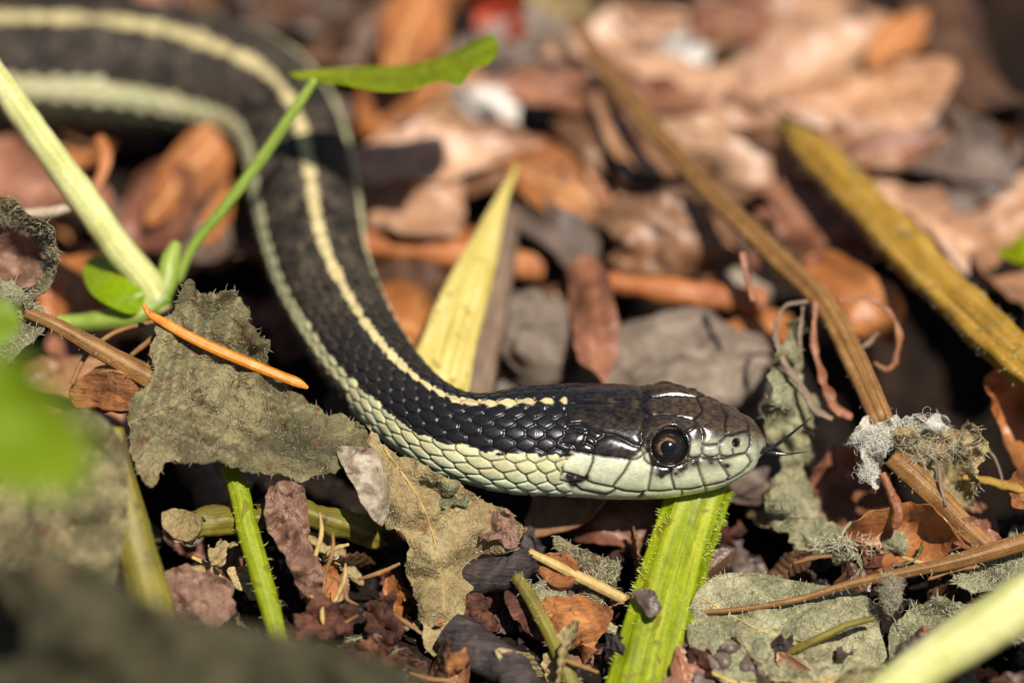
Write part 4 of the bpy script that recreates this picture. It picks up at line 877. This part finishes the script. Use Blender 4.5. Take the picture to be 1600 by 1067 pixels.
sheet('withered_leaf', [(1205,600,.8),(1215,540,.9),(1225,500,.95),(1250,492,1.0),(1245,540,1.0),(1262,590,1.0),(1275,640,1.0),(1268,700,.9),(1262,760,.8),(1290,800,.7),(1330,822,.5),(1400,822,.35),(1430,850,.2),(1385,876,.2),(1320,872,.3),(1262,866,.4),(1225,838,.5),(1200,796,.6),(1222,740,.7),(1204,680,.75)],
      'sage', 'ragged sage leaf strip curving behind the tongue', 'withered leaf', mode='d', inner=[(1240,640,.6),(1235,790,.35),(1240,700,.95),(1320,850,.1)], step=5.5, crumple=.14, cf=.035, jag=14, hairs=200, hair_mat='hair', hair_len=.08, crease=.16)
sheet('withered_leaf', [(1390,670,.25),(1440,655,.25),(1500,668,.3),(1535,665,.35),(1532,720,.35),(1528,770,.3),(1500,790,.25),(1465,770,.2),(1420,730,.15)], 'beige', 'crumpled beige green leaf hanging beside the white down', 'withered leaf', mode='d', inner=[(1470,710,.1),(1430,700,.25),(1500,720,.4)], step=4.5, crumple=.14, cf=.05, jag=14, crease=.2, hairs=260, hair_mat='hair', hair_len=.08)
sheet('withered_leaf', [(1480,870,-.1),(1520,845,-.05),(1580,850,0),(1640,840,0),(1640,930,-.2),(1560,920,-.25),(1500,915,-.25)], 'sage', 'curled sage leaf edge below the brown runner stem', 'withered leaf', mode='d', step=7, crumple=.1, jag=6, hairs=500)
sheet('withered_leaf', [(868,838,.0),(890,845,-.02),(915,862,-.05),(945,872,-.05),(968,882,-.05),(962,915,-.1),(948,940,-.15),(925,942,-.15),(905,920,-.12),(912,895,-.1),(890,872,-.05),(865,855,0)], 'sagedark', 'small fuzzy grey green leaf behind the pale straw', 'withered leaf', mode='d', step=5, crumple=.05, jag=3, hairs=350, hair_mat='hair', hair_len=.06)
sheet('withered_leaf', [(830,918,-.2),(850,905,-.22),(880,910,-.22),(885,935,-.25),(850,945,-.25)], 'sage', 'tiny folded sage leaf on the orange bark chip', 'withered leaf', mode='d', step=5, crumple=.05, hairs=150, hair_len=.03)
sheet('bark_chip', [(850,952,-.2),(872,938,-.25),(900,940,-.28),(948,962,-.3),(945,985,-.38),(930,1000,-.4),(922,1028,-.5),(895,1005,-.45),(868,985,-.4)], 'barkorange', 'chunky orange bark chip between the straw and the stalk', 'bark chip', mode='d', sharp=True, step=5, crumple=.05, jag=2, thick=.22, inner=[(900,970,-.5)])
sheet('bark_chip', [(790,925,-.1),(820,915,-.1),(850,960,-.2),(850,1000,-.25),(825,990,-.2),(800,960,-.15)], 'bark', 'crumbly red brown bark chip behind the olive straw', 'bark chip', mode='d', step=5, crumple=.08, jag=4, thick=.08)
sheet('bark_chip', [(845,870,-.1),(870,862,-.12),(900,890,-.15),(892,915,-.2),(860,912,-.15)], 'barkorange', 'flaky tan bark chip under the pale straw', 'bark chip', mode='d', step=5, crumple=.05, jag=3, thick=.06)
stem('dark_twig', [(700,912,.0,28),(750,900,-.05,30),(800,888,-.1,26),(828,872,-.1,20)], 'barkdark', 'thick dark purplish twig behind the beige leaf', 'twig', mode='d', noise=.25, ragged=.08)
stem('dark_twig', [(700,985,-.5,26),(750,1020,-.6,30),(810,1060,-.75,32),(860,1100,-.9,32)], 'barkdark', 'dark crumbly twig under the pointed beige lobe', 'twig', mode='d', noise=.4)
# strips and stalks in the hollow under the grey green leaf
sheet('leaf_strip', [(418,762,-.3),(445,755,-.35),(470,765,-.35),(480,810,-.45),(490,860,-.5),(505,920,-.6),(490,940,-.65),(465,910,-.6),(445,870,-.6),(425,840,-.5),(415,800,-.4)], 'pinkstrip', 'pinkish withered strip hanging beside the thin green stem', 'leaf strip', mode='d', inner=[(440,820,-.42),(455,830,-.72),(468,840,-.45),(470,890,-.75),(450,790,-.5)], step=4, crumple=.09, cf=.05, jag=5, thick=.012, crease=.08)
sheet('leaf_strip', [(250,800,-.35),(280,795,-.4),(312,805,-.4),(305,840,-.45),(270,838,-.45)], 'beige', 'frayed straw coloured stub in the hollow under the leaf', 'leaf strip', mode='d', step=6, jag=4, thick=.05)
stem('olive_shoot', [(305,818,-.3,20),(345,815,-.25,21),(400,812,-.1,20)], 'st_olive', 'short olive stub in the hollow under the leaf', mode='d', ragged=.25, noise=.3, ribs=5, rib_amp=.12)
stem('olive_shoot', [(478,802,.05,20),(520,815,.1,22),(590,842,.2,22)], 'st_olive', 'fat olive stub behind the pinkish strip', mode='d', ragged=.25, noise=.3, ribs=5, rib_amp=.12)
sheet('dead_leaf', [(250,890,-.7),(290,880,-.75),(360,915,-.8),(375,960,-.9),(330,985,-1.0),(270,970,-1.0)], 'pinkstrip', 'dull pinkish leaf at the edge of the dark foreground leaf', mode='d', step=5, crumple=.12, cf=.04, jag=8, crease=.1, sharp=True)
for k, (x0, y0, x1, y1, d0) in enumerate([(500,800,492,905,-.5), (520,830,505,930,-.5), (540,880,520,960,-.6), (470,1000,560,960,-.8), (485,930,520,985,-.8), (515,900,560,945,-.55)]):
    stem('dry_fibre', [(x0,y0,d0,1.5),(x0*.7+x1*.3+5,y0*.7+y1*.3-4,d0-.05,3.2),(x0*.3+x1*.7-3,y0*.3+y1*.7+5,d0-.06,3),(x1,y1,d0-.1,1)], 'st_brown' if k % 2 else 'st_straw', ('brown' if k % 2 else 'straw coloured') + ' frayed fibre beside the pinkish strip', 'fibre', mode='d', n=24, nseg=8, flat=.5, noise=.25, group=('brown' if k % 2 else 'straw coloured') + ' frayed fibres beside the pinkish strip')
rgc = np.random.default_rng(77)
CL = [('bark_chip','bark','bark chip',[(455,960,-.85),(500,935,-.8),(560,950,-.8),(545,985,-.9),(480,1000,-1.0)],'flat red brown bark chip below the pinkish strip',.05),
 ('bark_chip','bark','bark chip',[(565,985,-.75),(590,930,-.6),(612,925,-.6),(625,985,-.7),(600,1030,-.85)],'upright wedge of red brown bark beside the beige leaf',.06),
 ('bark_chip','bark','bark chip',[(500,1010,-.95),(580,1000,-.9),(640,1030,-.95),(620,1075,-1.1),(520,1070,-1.1)],'broad red brown bark flake at the green leaf edge',.05),
 ('bark_chip','barkorange','bark chip',[(690,1010,-.6),(712,985,-.55),(730,1010,-.6),(722,1050,-.7),(700,1060,-.75)],'small orange bark flake beside the tip of the beige lobe',.05),
 ('bark_chip','bark','bark chip',[(720,935,-.3),(760,930,-.25),(775,980,-.35),(745,1000,-.4),(722,975,-.4)],'red brown bark chip behind the beige lobe',.06),
 ('bark_chip','greybrown','bark chip',[(1085,1040,-.8),(1130,1010,-.75),(1190,1030,-.8),(1210,1085,-1.0),(1100,1100,-1.0)],'pinkish grey bark flake at the foot of the sage leaf',.05),
 ('leaf_scrap','pinktan','leaf scrap',[(255,800,-.3),(285,792,-.32),(312,812,-.35),(300,842,-.4),(268,835,-.4)],'pale torn scrap in the hollow under the leaf',.03),
 ('leaf_scrap','beige','leaf scrap',[(320,850,-.45),(345,835,-.4),(372,850,-.45),(350,880,-.5),(330,900,-.6),(322,875,-.5)],'pale shredded scrap under the olive stub',.02),
 ('leaf_scrap','greybrown','leaf scrap',[(1405,1010,-.9),(1450,985,-.85),(1520,975,-.8),(1540,1000,-.9),(1470,1035,-1.0),(1410,1050,-1.0)],'pinkish grey withered scrap behind the near pale stem',.03),
 ('leaf_scrap','sage','leaf scrap',[(660,745,-.2),(700,752,-.18),(740,775,-.18),(730,800,-.25),(690,790,-.3)],'small mossy scrap on the beige leaf under the neck',.04),
 ('leaf_scrap','pinkstrip','leaf scrap',[(740,790,-.2),(790,795,-.18),(815,815,-.2),(800,850,-.25),(750,845,-.28)],'pinkish fold on the beige leaf below the neck',.03)]
for nm, mt, ct, pts, lab, th in CL:
    sheet(nm, pts, mt, lab, ct, mode='d', step=4, jag=10, crumple=.12, cf=.05, thick=th, crease=.1, sharp=True)
FB = [(560,905,625,880),(505,870,545,850),(610,955,660,990),(450,985,520,1000),(640,1050,720,1062),(745,1005,800,1020),(880,1030,935,1050),(1110,1050,1190,1068),(1450,905,1530,885),(1410,870,1470,905),(1240,880,1300,868),(300,870,350,905)]
for k, (x0, y0, x1, y1) in enumerate(FB):
    dd = D_at(x0, y0, .1)*.6 - .2
    stem('dry_fibre', [(x0,y0,dd,2.5),((x0+x1)/2+rgc.uniform(-6,6),(y0+y1)/2+rgc.uniform(-8,8),dd-.03,4),(x1,y1,dd-.05,2.5)], 'st_straw' if k % 2 else 'st_brown', ('pale' if k % 2 else 'brown') + ' loose plant fibre on the humus', 'fibre', mode='d', n=24, nseg=8, flat=.6, noise=.2, group=('pale' if k % 2 else 'brown') + ' loose fibres on the humus')
# foreground
sheet('withered_leaf', [(-60,640,-1.4),(60,650,-1.5),(140,640,-1.5),(190,690,-1.5),(200,760,-1.5),(190,860,-1.7),(160,960,-1.9),(60,1010,-2.0),(-60,1010,-2.0)], 'sagedark', 'streaky grey brown leaf behind the dark foreground hump', 'withered leaf', mode='d', inner=[(90,800,-1.9)], rib=[(40,650),(90,800),(140,960)], crumple=.14, step=9, hairs=300, hair_mat='hairgrey')
sheet('withered_leaf', [(-80,900,-5.6),(40,880,-5.6),(110,885,-5.6),(165,890,-5.5),(210,925,-5.4),(300,960,-5.3),(430,985,-5.3),(560,1015,-5.3),(680,1085,-5.4),(640,1200,-5.8),(-80,1200,-6.2)], 'darkfore', 'dark withered leaf hump close in front, lower than the olive stem', 'withered leaf', mode='d', inner=[(100,960,-5.9),(300,1040,-5.7)], step=13, crumple=.3, cf=.014)
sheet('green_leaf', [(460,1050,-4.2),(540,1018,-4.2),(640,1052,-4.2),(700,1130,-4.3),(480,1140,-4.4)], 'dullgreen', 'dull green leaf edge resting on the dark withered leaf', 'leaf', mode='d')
sheet('green_leaf', [(-60,560,-9),(20,545,-9),(70,590,-9),(110,640,-9),(142,700,-9.1),(130,760,-9.2),(60,770,-9.2),(-60,740,-9.2)], 'fargreen', 'out of focus bright green leaf overhanging the grey green leaf', 'leaf', mode='d', inner=[(40,660,-8.7)])
sheet('green_leaf', [(-60,470,-3.2),(-5,465,-3.2),(30,490,-3.2),(28,520,-3.2),(-10,540,-3.3),(-60,540,-3.3)], 'fargreen', 'small blurred green leaf beside the mossy crumpled leaf', 'leaf', mode='d')

# ------------------------------------------------------------------ dry tendrils and down on the right
TD = [([(1262,470,.9,4.5),(1225,480,.85,4.5),(1212,520,.75,5.2),(1222,560,.65,6.8),(1250,600,.55,8.2),(1275,640,.5,7.5),(1300,655,.5,6.0)], 'long pale dry tendril curling beside the brown stem', 'st_grey'),
      ([(1275,470,.9,6.0),(1272,530,.8,6.8),(1285,590,.65,9.0),(1310,640,.5,10.5),(1332,652,.5,6.0)], 'broad reddish dry tendril in front of the brown stem', 'st_red'),
      ([(1255,478,.95,3.0),(1250,520,.9,3.0),(1252,560,.85,3.0)], 'thin straight dry tendril between the curled ones', 'st_grey'),
      ([(1310,470,1.0,3.8),(1365,468,1.0,4.5),(1398,500,1.0,5.2),(1404,545,1.0,6.0),(1385,578,1.0,6.0),(1366,566,1.0,4.5)], 'hooked dry tendril curling back on itself', 'st_red'),
      ([(1330,550,1.1,4.5),(1355,538,1.1,4.5),(1372,520,1.1,3.8)], 'short dry tendril inside the hooked one', 'st_grey'),
      ([(1160,395,1.0,6.0),(1168,430,.95,7.5),(1176,470,.85,5.2)], 'short upright brown tendril at the end of the orange twig', 'st_red'),
      ([(1145,205,3.4,4.5),(1155,225,3.3,5.2),(1160,250,3.2,4.5)], None, None)]
for pts, lab, mt in TD:
    if lab: stem('dry_tendril', pts, mt, lab, 'tendril', mode='d', flat=.3, n=60, noise=.55, ribs=2, rib_amp=.25, group=None)
stem('dry_tendril', [(155,215,2.6,8),(165,240,2.5,10),(160,270,2.4,9),(145,300,2.3,6)], 'st_orange', 'short orange tendril under the far coil of the snake', 'tendril', mode='d', flat=.5)
stem('dry_tendril', [(1440,702,.1,3),(1465,725,.0,3),(1470,760,-.05,3),(1478,790,-.1,2.5)], 'st_grey', 'thread thin tendril hanging from the sage leaf by the down', 'tendril', mode='d', nseg=8)
stem('dry_tendril', [(1520,700,.3,2.5),(1545,705,.3,2.5),(1562,735,.3,2.5),(1568,760,.3,2)], 'st_grey', 'thin curved thread beyond the sage leaf by the down', 'tendril', mode='d', nseg=8)
stem('dry_tendril', [(1378,740,.05,6),(1392,770,.0,7),(1402,800,-.05,9),(1398,825,-.05,6)], 'st_red', 'twisted reddish tendril below the white down', 'tendril', mode='d', noise=.3)
stem('dry_tendril', [(1505,745,.2,5),(1550,752,.15,7),(1600,765,.1,8),(1650,770,.1,8)], 'st_mustard', 'yellow brown frayed strip beside the sage leaf', 'tendril', mode='d', noise=.3, flat=.6)
sheet('leaf_strip', [(1575,760,.1),(1600,720,.05),(1640,700,.05),(1650,800,0),(1610,800,0),(1580,790,.05)], 'barkorange', 'orange frayed strip at the end of the yellow brown strip', 'leaf strip', mode='d', step=6, jag=5)
sheet('leaf_scrap', [(1492,818,-.05),(1515,805,-.1),(1545,825,-.12),(1565,848,-.15),(1545,868,-.2),(1510,860,-.15),(1488,845,-.1)], 'red', 'crumpled reddish scrap where the brown stems meet', 'leaf scrap', mode='d', step=5, crumple=.1, cf=.05, jag=4)

def down(name, px, py, d, rx, ry, n, label, mat='cotton', length=.16, w=.004, seed=1):
    rg = np.random.default_rng(seed); c = P(px, py, d)
    q = rg.normal(size=(n,3)); q /= np.linalg.norm(q, axis=1)[:,None]; q *= rg.random((n,1))**.5
    base = c + (q[:, :1]*rx/PXCM)*RIGHT + (q[:, 1:2]*ry/PXCM)*UP + (q[:, 2:]*min(rx, ry)*.6/PXCM)*FWD
    dr = rg.normal(size=(n,3)); L = length*rg.uniform(.4, 1.4, n)
    a, fa = hair_mesh(base, dr, L, w); b2, fb = hair_mesh(base, -dr + .8*rg.normal(size=(n,3)), L*.7, w)
    V, F = join([(a, fa), (b2, fb)])
    return tag(mk(name, V, F, M[mat]), label, 'plant down')
def wool(name, px, py, d, rx, ry, n, label, mat='cotton', w=.0019, seed=1, steps=10, sl=.028):
    rg = np.random.default_rng(seed); c = P(px, py, d); parts = []
    q = rg.normal(size=(n,3)); q /= np.linalg.norm(q, axis=1)[:,None]; q *= rg.random((n,1))**.45
    p = c + (q[:, :1]*rx/PXCM)*RIGHT + (q[:, 1:2]*ry/PXCM)*UP + (q[:, 2:]*min(rx, ry)*.5/PXCM)*FWD
    dr = rg.normal(size=(n,3)); dr /= np.linalg.norm(dr, axis=1)[:,None]; ax = rg.normal(size=(n,3)); ax /= np.linalg.norm(ax, axis=1)[:,None]
    line = [p]
    for k in range(steps):
        dr = dr + .75*np.cross(ax, dr) + .25*rg.normal(size=(n,3)) - .35*(line[-1]-c)/(rx/PXCM)*.5; dr /= np.linalg.norm(dr, axis=1)[:,None]; line.append(line[-1] + dr*sl)
    X = np.stack(line, 1); T = np.gradient(X, axis=1); s1 = np.cross(T, ax[:,None]); s1 /= np.linalg.norm(s1, axis=2)[...,None]+1e-9; s2 = np.cross(T, s1); s2 /= np.linalg.norm(s2, axis=2)[...,None]+1e-9
    V = np.stack([X + w*(s1*math.cos(t) + s2*math.sin(t)) for t in (0, 2.09, 4.19)], 2)
    k = steps+1; i = (np.arange(n)[:,None]*k*3 + np.arange(steps)*3).ravel()[:,None]
    F = np.stack([np.concatenate([i+a, i+b, i+3+b, i+3+a], 1) for a, b in ((0,1),(1,2),(2,0))], 1).reshape(-1,4)
    return tag(mk(name, V.reshape(-1,3), F, M[mat]), label, 'plant down')
sheet('downy_leaf', [(1334,672,-.02),(1352,652,0),(1385,660,0),(1420,656,.02),(1470,654,.1),(1482,668,.12),(1430,680,.05),(1402,700,0),(1380,712,-.02),(1376,745,-.02),(1368,772,0),(1352,752,0),(1344,720,0),(1332,700,0)], 'whiteleaf', 'white downy withered leaf wrapped over the meeting brown stems', 'withered leaf', mode='d', inner=[(1365,690,-.14),(1400,680,-.08)], step=4, crumple=.12, cf=.06, jag=9, crease=.14, hairs=260, hair_mat='cotton', hair_len=.09, hair_w=.002)
wool('plant_down', 1366, 688, -.1, 24, 12, 420, 'dense white tuft of down where the two brown stems meet', seed=3)
wool('plant_down', 1435, 664, .05, 40, 4, 140, 'thin white fringe of down along the top of the sage leaf', seed=8)
wool('plant_down', 1356, 735, -.08, 8, 20, 200, 'small white tuft of down hanging under the dense tuft', seed=4)
down('plant_down', 1455, 700, .05, 55, 30, 110, 'loose pale hairs spread over the sage leaf by the down', 'hair', .2, .002, seed=5)
wool('plant_down', 1392, 925, -.6, 14, 36, 260, 'grey tangle of fluff caught on the brown runner stem', 'hairgrey', .002, 6)
down('plant_down', 1325, 850, .05, 70, 18, 130, 'bristly hairs on the lower end of the sage strip', 'hair', .12, .0035, seed=7)

# ------------------------------------------------------------------ loose litter
def leaf_variant(seed, L, Wd, lobes):
    """a dry leaf, rolled round its midrib, thin, with a wavy rim and a short stalk end"""
    rg = np.random.default_rng(seed); nu, nv = 34, 15
    u = np.linspace(-1, 1, nu); v = np.linspace(-1, 1, nv)
    w = (1-np.abs(u)**1.7)**.8*(1 + .3*u*rg.uniform(-1,1))*(1 + lobes*.22*np.sin(u*9 + seed)) + .015; w /= w.max()
    cv = rg.uniform(.5, 1.5)*rg.choice([-1, 1], p=[.35, .65])*(1 + .45*np.sin(u*2 + rg.uniform(0, 6)))
    ang = cv[:,None]*w[:,None]*v + .12*fbm(np.stack([u[:,None]*2.2+seed+0*v, v*1.3+0*u[:,None], 0*u[:,None]*v], -1), 2, seed)
    rad = Wd/2/np.where(np.abs(cv) < .2, .2, cv)[:,None]
    Y = rad*np.sin(ang); Z = rad*(1-np.cos(ang)); X = u[:,None]*L/2 + 0*v
    k = rg.uniform(-.5, .9)/L; b_ = k*X; X2 = np.sin(b_)/k; Z = Z + (1-np.cos(b_))/k
    Z += .035*fbm(np.stack([X*2.4+seed, Y*2.4, 0*X], -1), 3, seed) - .03*np.exp(-(v/.1)**2)
    Z += .012*np.sin((u[:,None]*9 - np.abs(v)*2.2)*np.pi)*w[:,None]
    V = np.stack([X2, Y, Z], -1).reshape(-1,3); i = (np.arange(nu-1)[:,None]*nv + np.arange(nv-1)).ravel()
    vein = np.maximum(np.exp(-(v/.09)**2)[None]*np.ones((nu,1)), .5*np.exp(-(np.mod(u[:,None]*4.5 - np.abs(v)*1.1, 1)-.5)**2/.008)).ravel()
    V2, F2, _ = thicken(V, np.stack([i, i+nv, i+nv+1, i+1], -1), .012)
    return V2, F2, vein[thicken.idx]
KINDS_ = [('tan','tan dead leaf half buried in the litter'), ('brown','dark brown dead leaf half buried in the litter'), ('orange','orange brown dead leaf half buried in the litter'), ('red','reddish dead leaf half buried in the litter'), ('greybrown','grey brown dead leaf half buried in the litter'), ('pinktan','pinkish dead leaf half buried in the litter')]
protos = []
for k in range(12):
    mt, lab = KINDS_[k % 6]
    V, F, ve = leaf_variant(40+k, rng.uniform(1.5, 2.6), rng.uniform(.7, 1.3), k % 2)
    o = mk('litter_leaf', V, F, M[mt], attrs={'vein': ve}, origin=(0,0,0)); tag(o, lab, 'dead leaf', lab.replace('dead leaf half', 'dead leaves half')); protos.append(o)
ANCH = [(100,330,'under the far coil'),(250,420,'beside the pale green stem'),(480,40,'behind the outer bend of the snake'),(640,120,'under the fresh green leaf'),(790,60,'near the scarlet leaf'),(760,400,'near the yellow stem'),
        (880,480,'by the rounded stone'),(1020,90,'near the bleached scrap'),(980,260,'along the dry brown stem'),(1080,520,'by the broad flat stone'),(1250,100,'by the cupped tan leaf'),(1300,320,'under the mustard stem'),
        (1450,160,'beside the dark brown folded leaf'),(1560,330,'by the grey curled leaf'),(1340,470,'among the dry tendrils'),(640,620,'under the neck of the snake'),(60,620,'under the grey green leaf'),(1250,680,'beyond the tongue'),(1600,480,'at the lower end of the mustard stem'),(560,460,'inside the bend of the snake')]
def near(px, py): return min(ANCH, key=lambda a: (a[0]-px)**2 + (a[1]-py)**2)[2]
rg = np.random.default_rng(11); used = set()
for k in range(110):
    px, py = rg.uniform(-160, 1760), rg.uniform(-220, 760); h = rg.uniform(-.35, .15)
    if 1250 < px < 1720 and 430 < py < 800: continue
    if py < 240 and px > 1470: continue
    i = rg.integers(0, 12); src = protos[i]; o = src if i not in used else src.copy()
    if i in used: COL.objects.link(o)
    used.add(i); o.location = H(px, py, h)
    o.rotation_euler = (rg.normal(0, .4), rg.normal(0, .3), rg.uniform(0, 6.28)); s = rg.uniform(.55, 1.05); o.scale = (s, s, s)
    lab = KINDS_[i % 6][1].replace('half buried in the litter', 'half buried ' + near(px, py)); tag(o, lab, 'dead leaf', lab.replace('leaf half', 'leaves half'))
# curled leaves lying on top, behind the snake, each set by hand: pixel, height, heading, tilt, size, kind
TOPL = [(1110,160,.75,-38,.3,1.15,5),(1010,225,.6,-42,-.3,.85,0),(1235,110,.8,35,.4,1.1,5),(1355,150,.85,8,.3,1.05,0),(1480,230,.6,-35,.4,.95,4),(1400,70,.9,60,.2,.6,2),(1510,110,.8,-60,-.3,1.1,1),(870,150,.6,-15,.3,.75,3),(660,250,.75,20,.35,1.0,5),(640,60,.8,80,.3,.9,2),
        (960,60,.6,15,.2,.8,5),(1060,45,.7,-20,.3,.75,0),(1180,20,.7,50,.2,.9,3),(1300,20,.7,-30,.3,.9,5),(1300,330,.5,-30,.4,.8,3),(1190,390,.5,-45,.2,.7,1),(870,290,.6,-35,.3,.75,2),(760,250,.5,-70,.3,.8,0),(560,50,.5,40,.3,.8,1),(470,20,.5,-25,.3,.9,4),(40,280,.4,-20,.3,.8,3),(300,270,.5,60,.4,.75,2),
        (1440,330,.4,-40,.4,.7,5),(1560,400,.5,-20,.3,.8,0),(1240,230,.6,-30,-.4,.8,0),(1000,150,.7,-30,.3,.7,3),(820,60,.5,30,.2,.7,4),(700,120,.4,-40,.3,.7,0),(1080,290,.45,-25,.3,.7,1),(1370,250,.6,20,.3,.7,3)]
WORDS = ['curled', 'rolled', 'arched', 'twisted', 'cupped']
for k, (px, py, h, hd, tl, s, kd) in enumerate(TOPL):
    src = protos[(kd + 6*(k % 2)) % 12]; o = src.copy(); COL.objects.link(o); o.location = H(px, py, h)
    o.rotation_euler = (tl, .15*math.sin(k*1.7), R(hd)); o.scale = (s, s, s)
    lab = WORDS[k % 5] + ' ' + KINDS_[kd][1].replace('half buried in the litter', 'lying ' + near(px, py)); tag(o, lab, 'dead leaf', lab.replace('leaf lying', 'leaves lying'))
# small thin scraps in front
SK = ['sage', 'beige', 'brown', 'red', 'greybrown', 'sagedark', 'tan', 'pinkstrip']; SN = ['sage green', 'beige', 'dark brown', 'reddish', 'grey brown', 'grey green', 'tan', 'pinkish']
ANF = [(320,900,'under the thin green stem'),(480,900,'beside the pinkish strip'),(560,860,'under the grey green leaf'),(660,1040,'below the beige pointed lobe'),(760,960,'behind the beige lobe'),(840,1040,'beside the olive straw'),(930,890,'behind the pale straw'),(950,1040,'at the foot of the green stalk'),(1160,850,'behind the sage leaf'),(1250,1080,'in front of the sage leaf'),(1330,790,'under the white down'),(1450,880,'under the brown runner stem'),(1540,800,'beside the frayed strip'),(1500,1000,'behind the near pale stem'),(250,650,'under the olive brown stem')]
rs = np.random.default_rng(5); sp_ = []
for k in range(5):
    V, F, ve = leaf_variant(80+k, .62, .34, k % 2); o = mk('leaf_scrap', V, F, M['sage'], attrs={'vein': ve}, origin=(0,0,0)); sp_.append(o.data); bpy.data.objects.remove(o)
for k in range(110):
    px, py = rs.uniform(230, 1640), rs.uniform(770, 1090)
    if 1300 < px and py < 800: py += 60
    c = H(px, py, 0); c[2] = max(ground_h(c[0], c[1]), -.5) + rs.uniform(.02, .38); i = int(rs.integers(0, 8))
    o = bpy.data.objects.new('leaf_scrap', sp_[k % 5]); COL.objects.link(o); o.location = c; o.rotation_euler = (rs.normal(0, .7), rs.normal(0, .6), rs.uniform(0, 6.28)); s = rs.uniform(.5, 1.5); o.scale = (s, s*rs.uniform(.6, 1.2), s)
    o.material_slots[0].link = 'OBJECT'; o.material_slots[0].material = M[SK[i]]
    lab = ['small ', 'tiny curled ', 'torn '][k % 3] + SN[i] + ' leaf scrap ' + min(ANF, key=lambda a: (a[0]-px)**2 + (a[1]-py)**2)[2]
    tag(o, lab, 'leaf scrap', lab.replace('scrap', 'scraps'))
# litter goes on all round, beyond what the picture shows
rf = np.random.default_rng(21); parts_, ve_ = [], []
for k in range(420):
    r_ = rf.uniform(6.5, 24); a_ = rf.uniform(0, 6.28); x_, y_ = r_*math.cos(a_), 3 + r_*math.sin(a_)
    pxx, pyy = project(np.array([[x_, y_, 0.]]))
    if -230 < pxx[0] < 1830 and -260 < pyy[0] < 1300: continue
    if y_ < -7 and abs(x_) < 8: continue
    i = k % 6; me = protos[i].data; V = np.zeros(len(me.vertices)*3, np.float32); me.vertices.foreach_get('co', V); V = V.reshape(-1,3)
    Mx = np.array(Matrix.Rotation(rf.uniform(0, 6.28), 3, 'Z') @ Matrix.Rotation(rf.normal(0, .3), 3, 'X')); V = V @ Mx.T*rf.uniform(.7, 1.2) + np.array([x_, y_, rf.uniform(-.3, .2)])
    Fq = np.array([p.vertices[:] for p in me.polygons]); parts_.append((V, Fq))
V, F = join(parts_); tag(mk('leaf_litter', V, F, M['tan']), 'carpet of dead brown leaves beyond the snake', None, kind='stuff')
# chips of bark and crumbs in front
chips = []
for k in range(8):
    q = rg.normal(size=(14,3)); import bmesh
    bm = bmesh.new(); [bm.verts.new(v*np.array([.22,.10,.05])*(1+.3*rg.random())) for v in q/np.linalg.norm(q, axis=1)[:,None]]
    bmesh.ops.convex_hull(bm, input=bm.verts); bmesh.ops.delete(bm, geom=[v for v in bm.verts if not v.link_faces], context='VERTS')
    bmesh.ops.subdivide_edges(bm, edges=bm.edges, cuts=2, use_grid_fill=True)
    for v in bm.verts: v.co += Vector(.03*rg.normal(size=3))*np.array(1.0)
    me = bpy.data.meshes.new('bark_fragment'); bm.to_mesh(me); bm.free(); me.materials.append(M[['bark','barkdark','bark','barkorange','brown','barkdark','bark','greybrown'][k]]); chips.append(me)
LAB = ['red brown bark fragment on the dark humus', 'dark bark fragment on the dark humus', 'red brown bark fragment on the dark humus', 'orange bark fragment on the dark humus', 'flat brown leaf fragment on the dark humus', 'dark bark fragment on the dark humus', 'red brown bark fragment on the dark humus', 'grey brown leaf fragment on the dark humus']
for k in range(120):
    px, py = rg.uniform(180, 1660), rg.uniform(760, 1150)
    i = k % 8; o = bpy.data.objects.new('bark_fragment', chips[i]); COL.objects.link(o); c = H(px, py, 0); c[2] = ground_h(c[0], c[1]) + rg.uniform(0, .25)
    o.location = c; o.rotation_euler = rg.uniform(0, 6.28, 3); s = rg.uniform(.5, 1.7); o.scale = (s, s, s)
    wh_ = min([(320,980,'under the thin green stem'),(560,1000,'beside the pinkish strip'),(660,1040,'below the beige pointed lobe'),(830,1040,'beside the olive straw'),(920,860,'behind the pale straw'),(960,1040,'left of nothing'),(1180,860,'behind the sage leaf'),(1250,1080,'in front of the sage leaf'),(1450,880,'under the brown runner stem'),(1560,1040,'behind the near pale stem')], key=lambda a: (a[0]-px)**2 + (a[1]-py)**2)[2].replace('left of nothing', 'at the foot of the green stalk')
    lab = LAB[i].replace('on the dark humus', 'on the humus ' + wh_); tag(o, lab, 'bark fragment' if 'bark' in lab else 'leaf fragment', lab.replace('fragment', 'fragments'))
n = 9000; px, py = rg.uniform(-150, 1750, n), rg.uniform(-200, 1180, n); c = H(px, py, -.3); c[:,2] = ground_h(c[:,0], c[:,1]) + rg.uniform(-.01, .03, n)
oc = np.array([[1,0,0],[-1,0,0],[0,1,0],[0,-1,0],[0,0,1],[0,0,-1]], float); of = np.array([[0,2,4],[2,1,4],[1,3,4],[3,0,4],[2,0,5],[1,2,5],[3,1,5],[0,3,5]])
V = c[:,None] + oc[None]*(rg.uniform(.3, 1, (n,6,1))*rg.uniform(.015, .07, (n,1,1)))
tag(mk('soil_crumbs', V.reshape(-1,3), (np.arange(n)[:,None,None]*6 + of[None]).reshape(-1,3), M['barkdark'], smooth=False), 'dark soil crumbs strewn over the humus', None, kind='stuff')
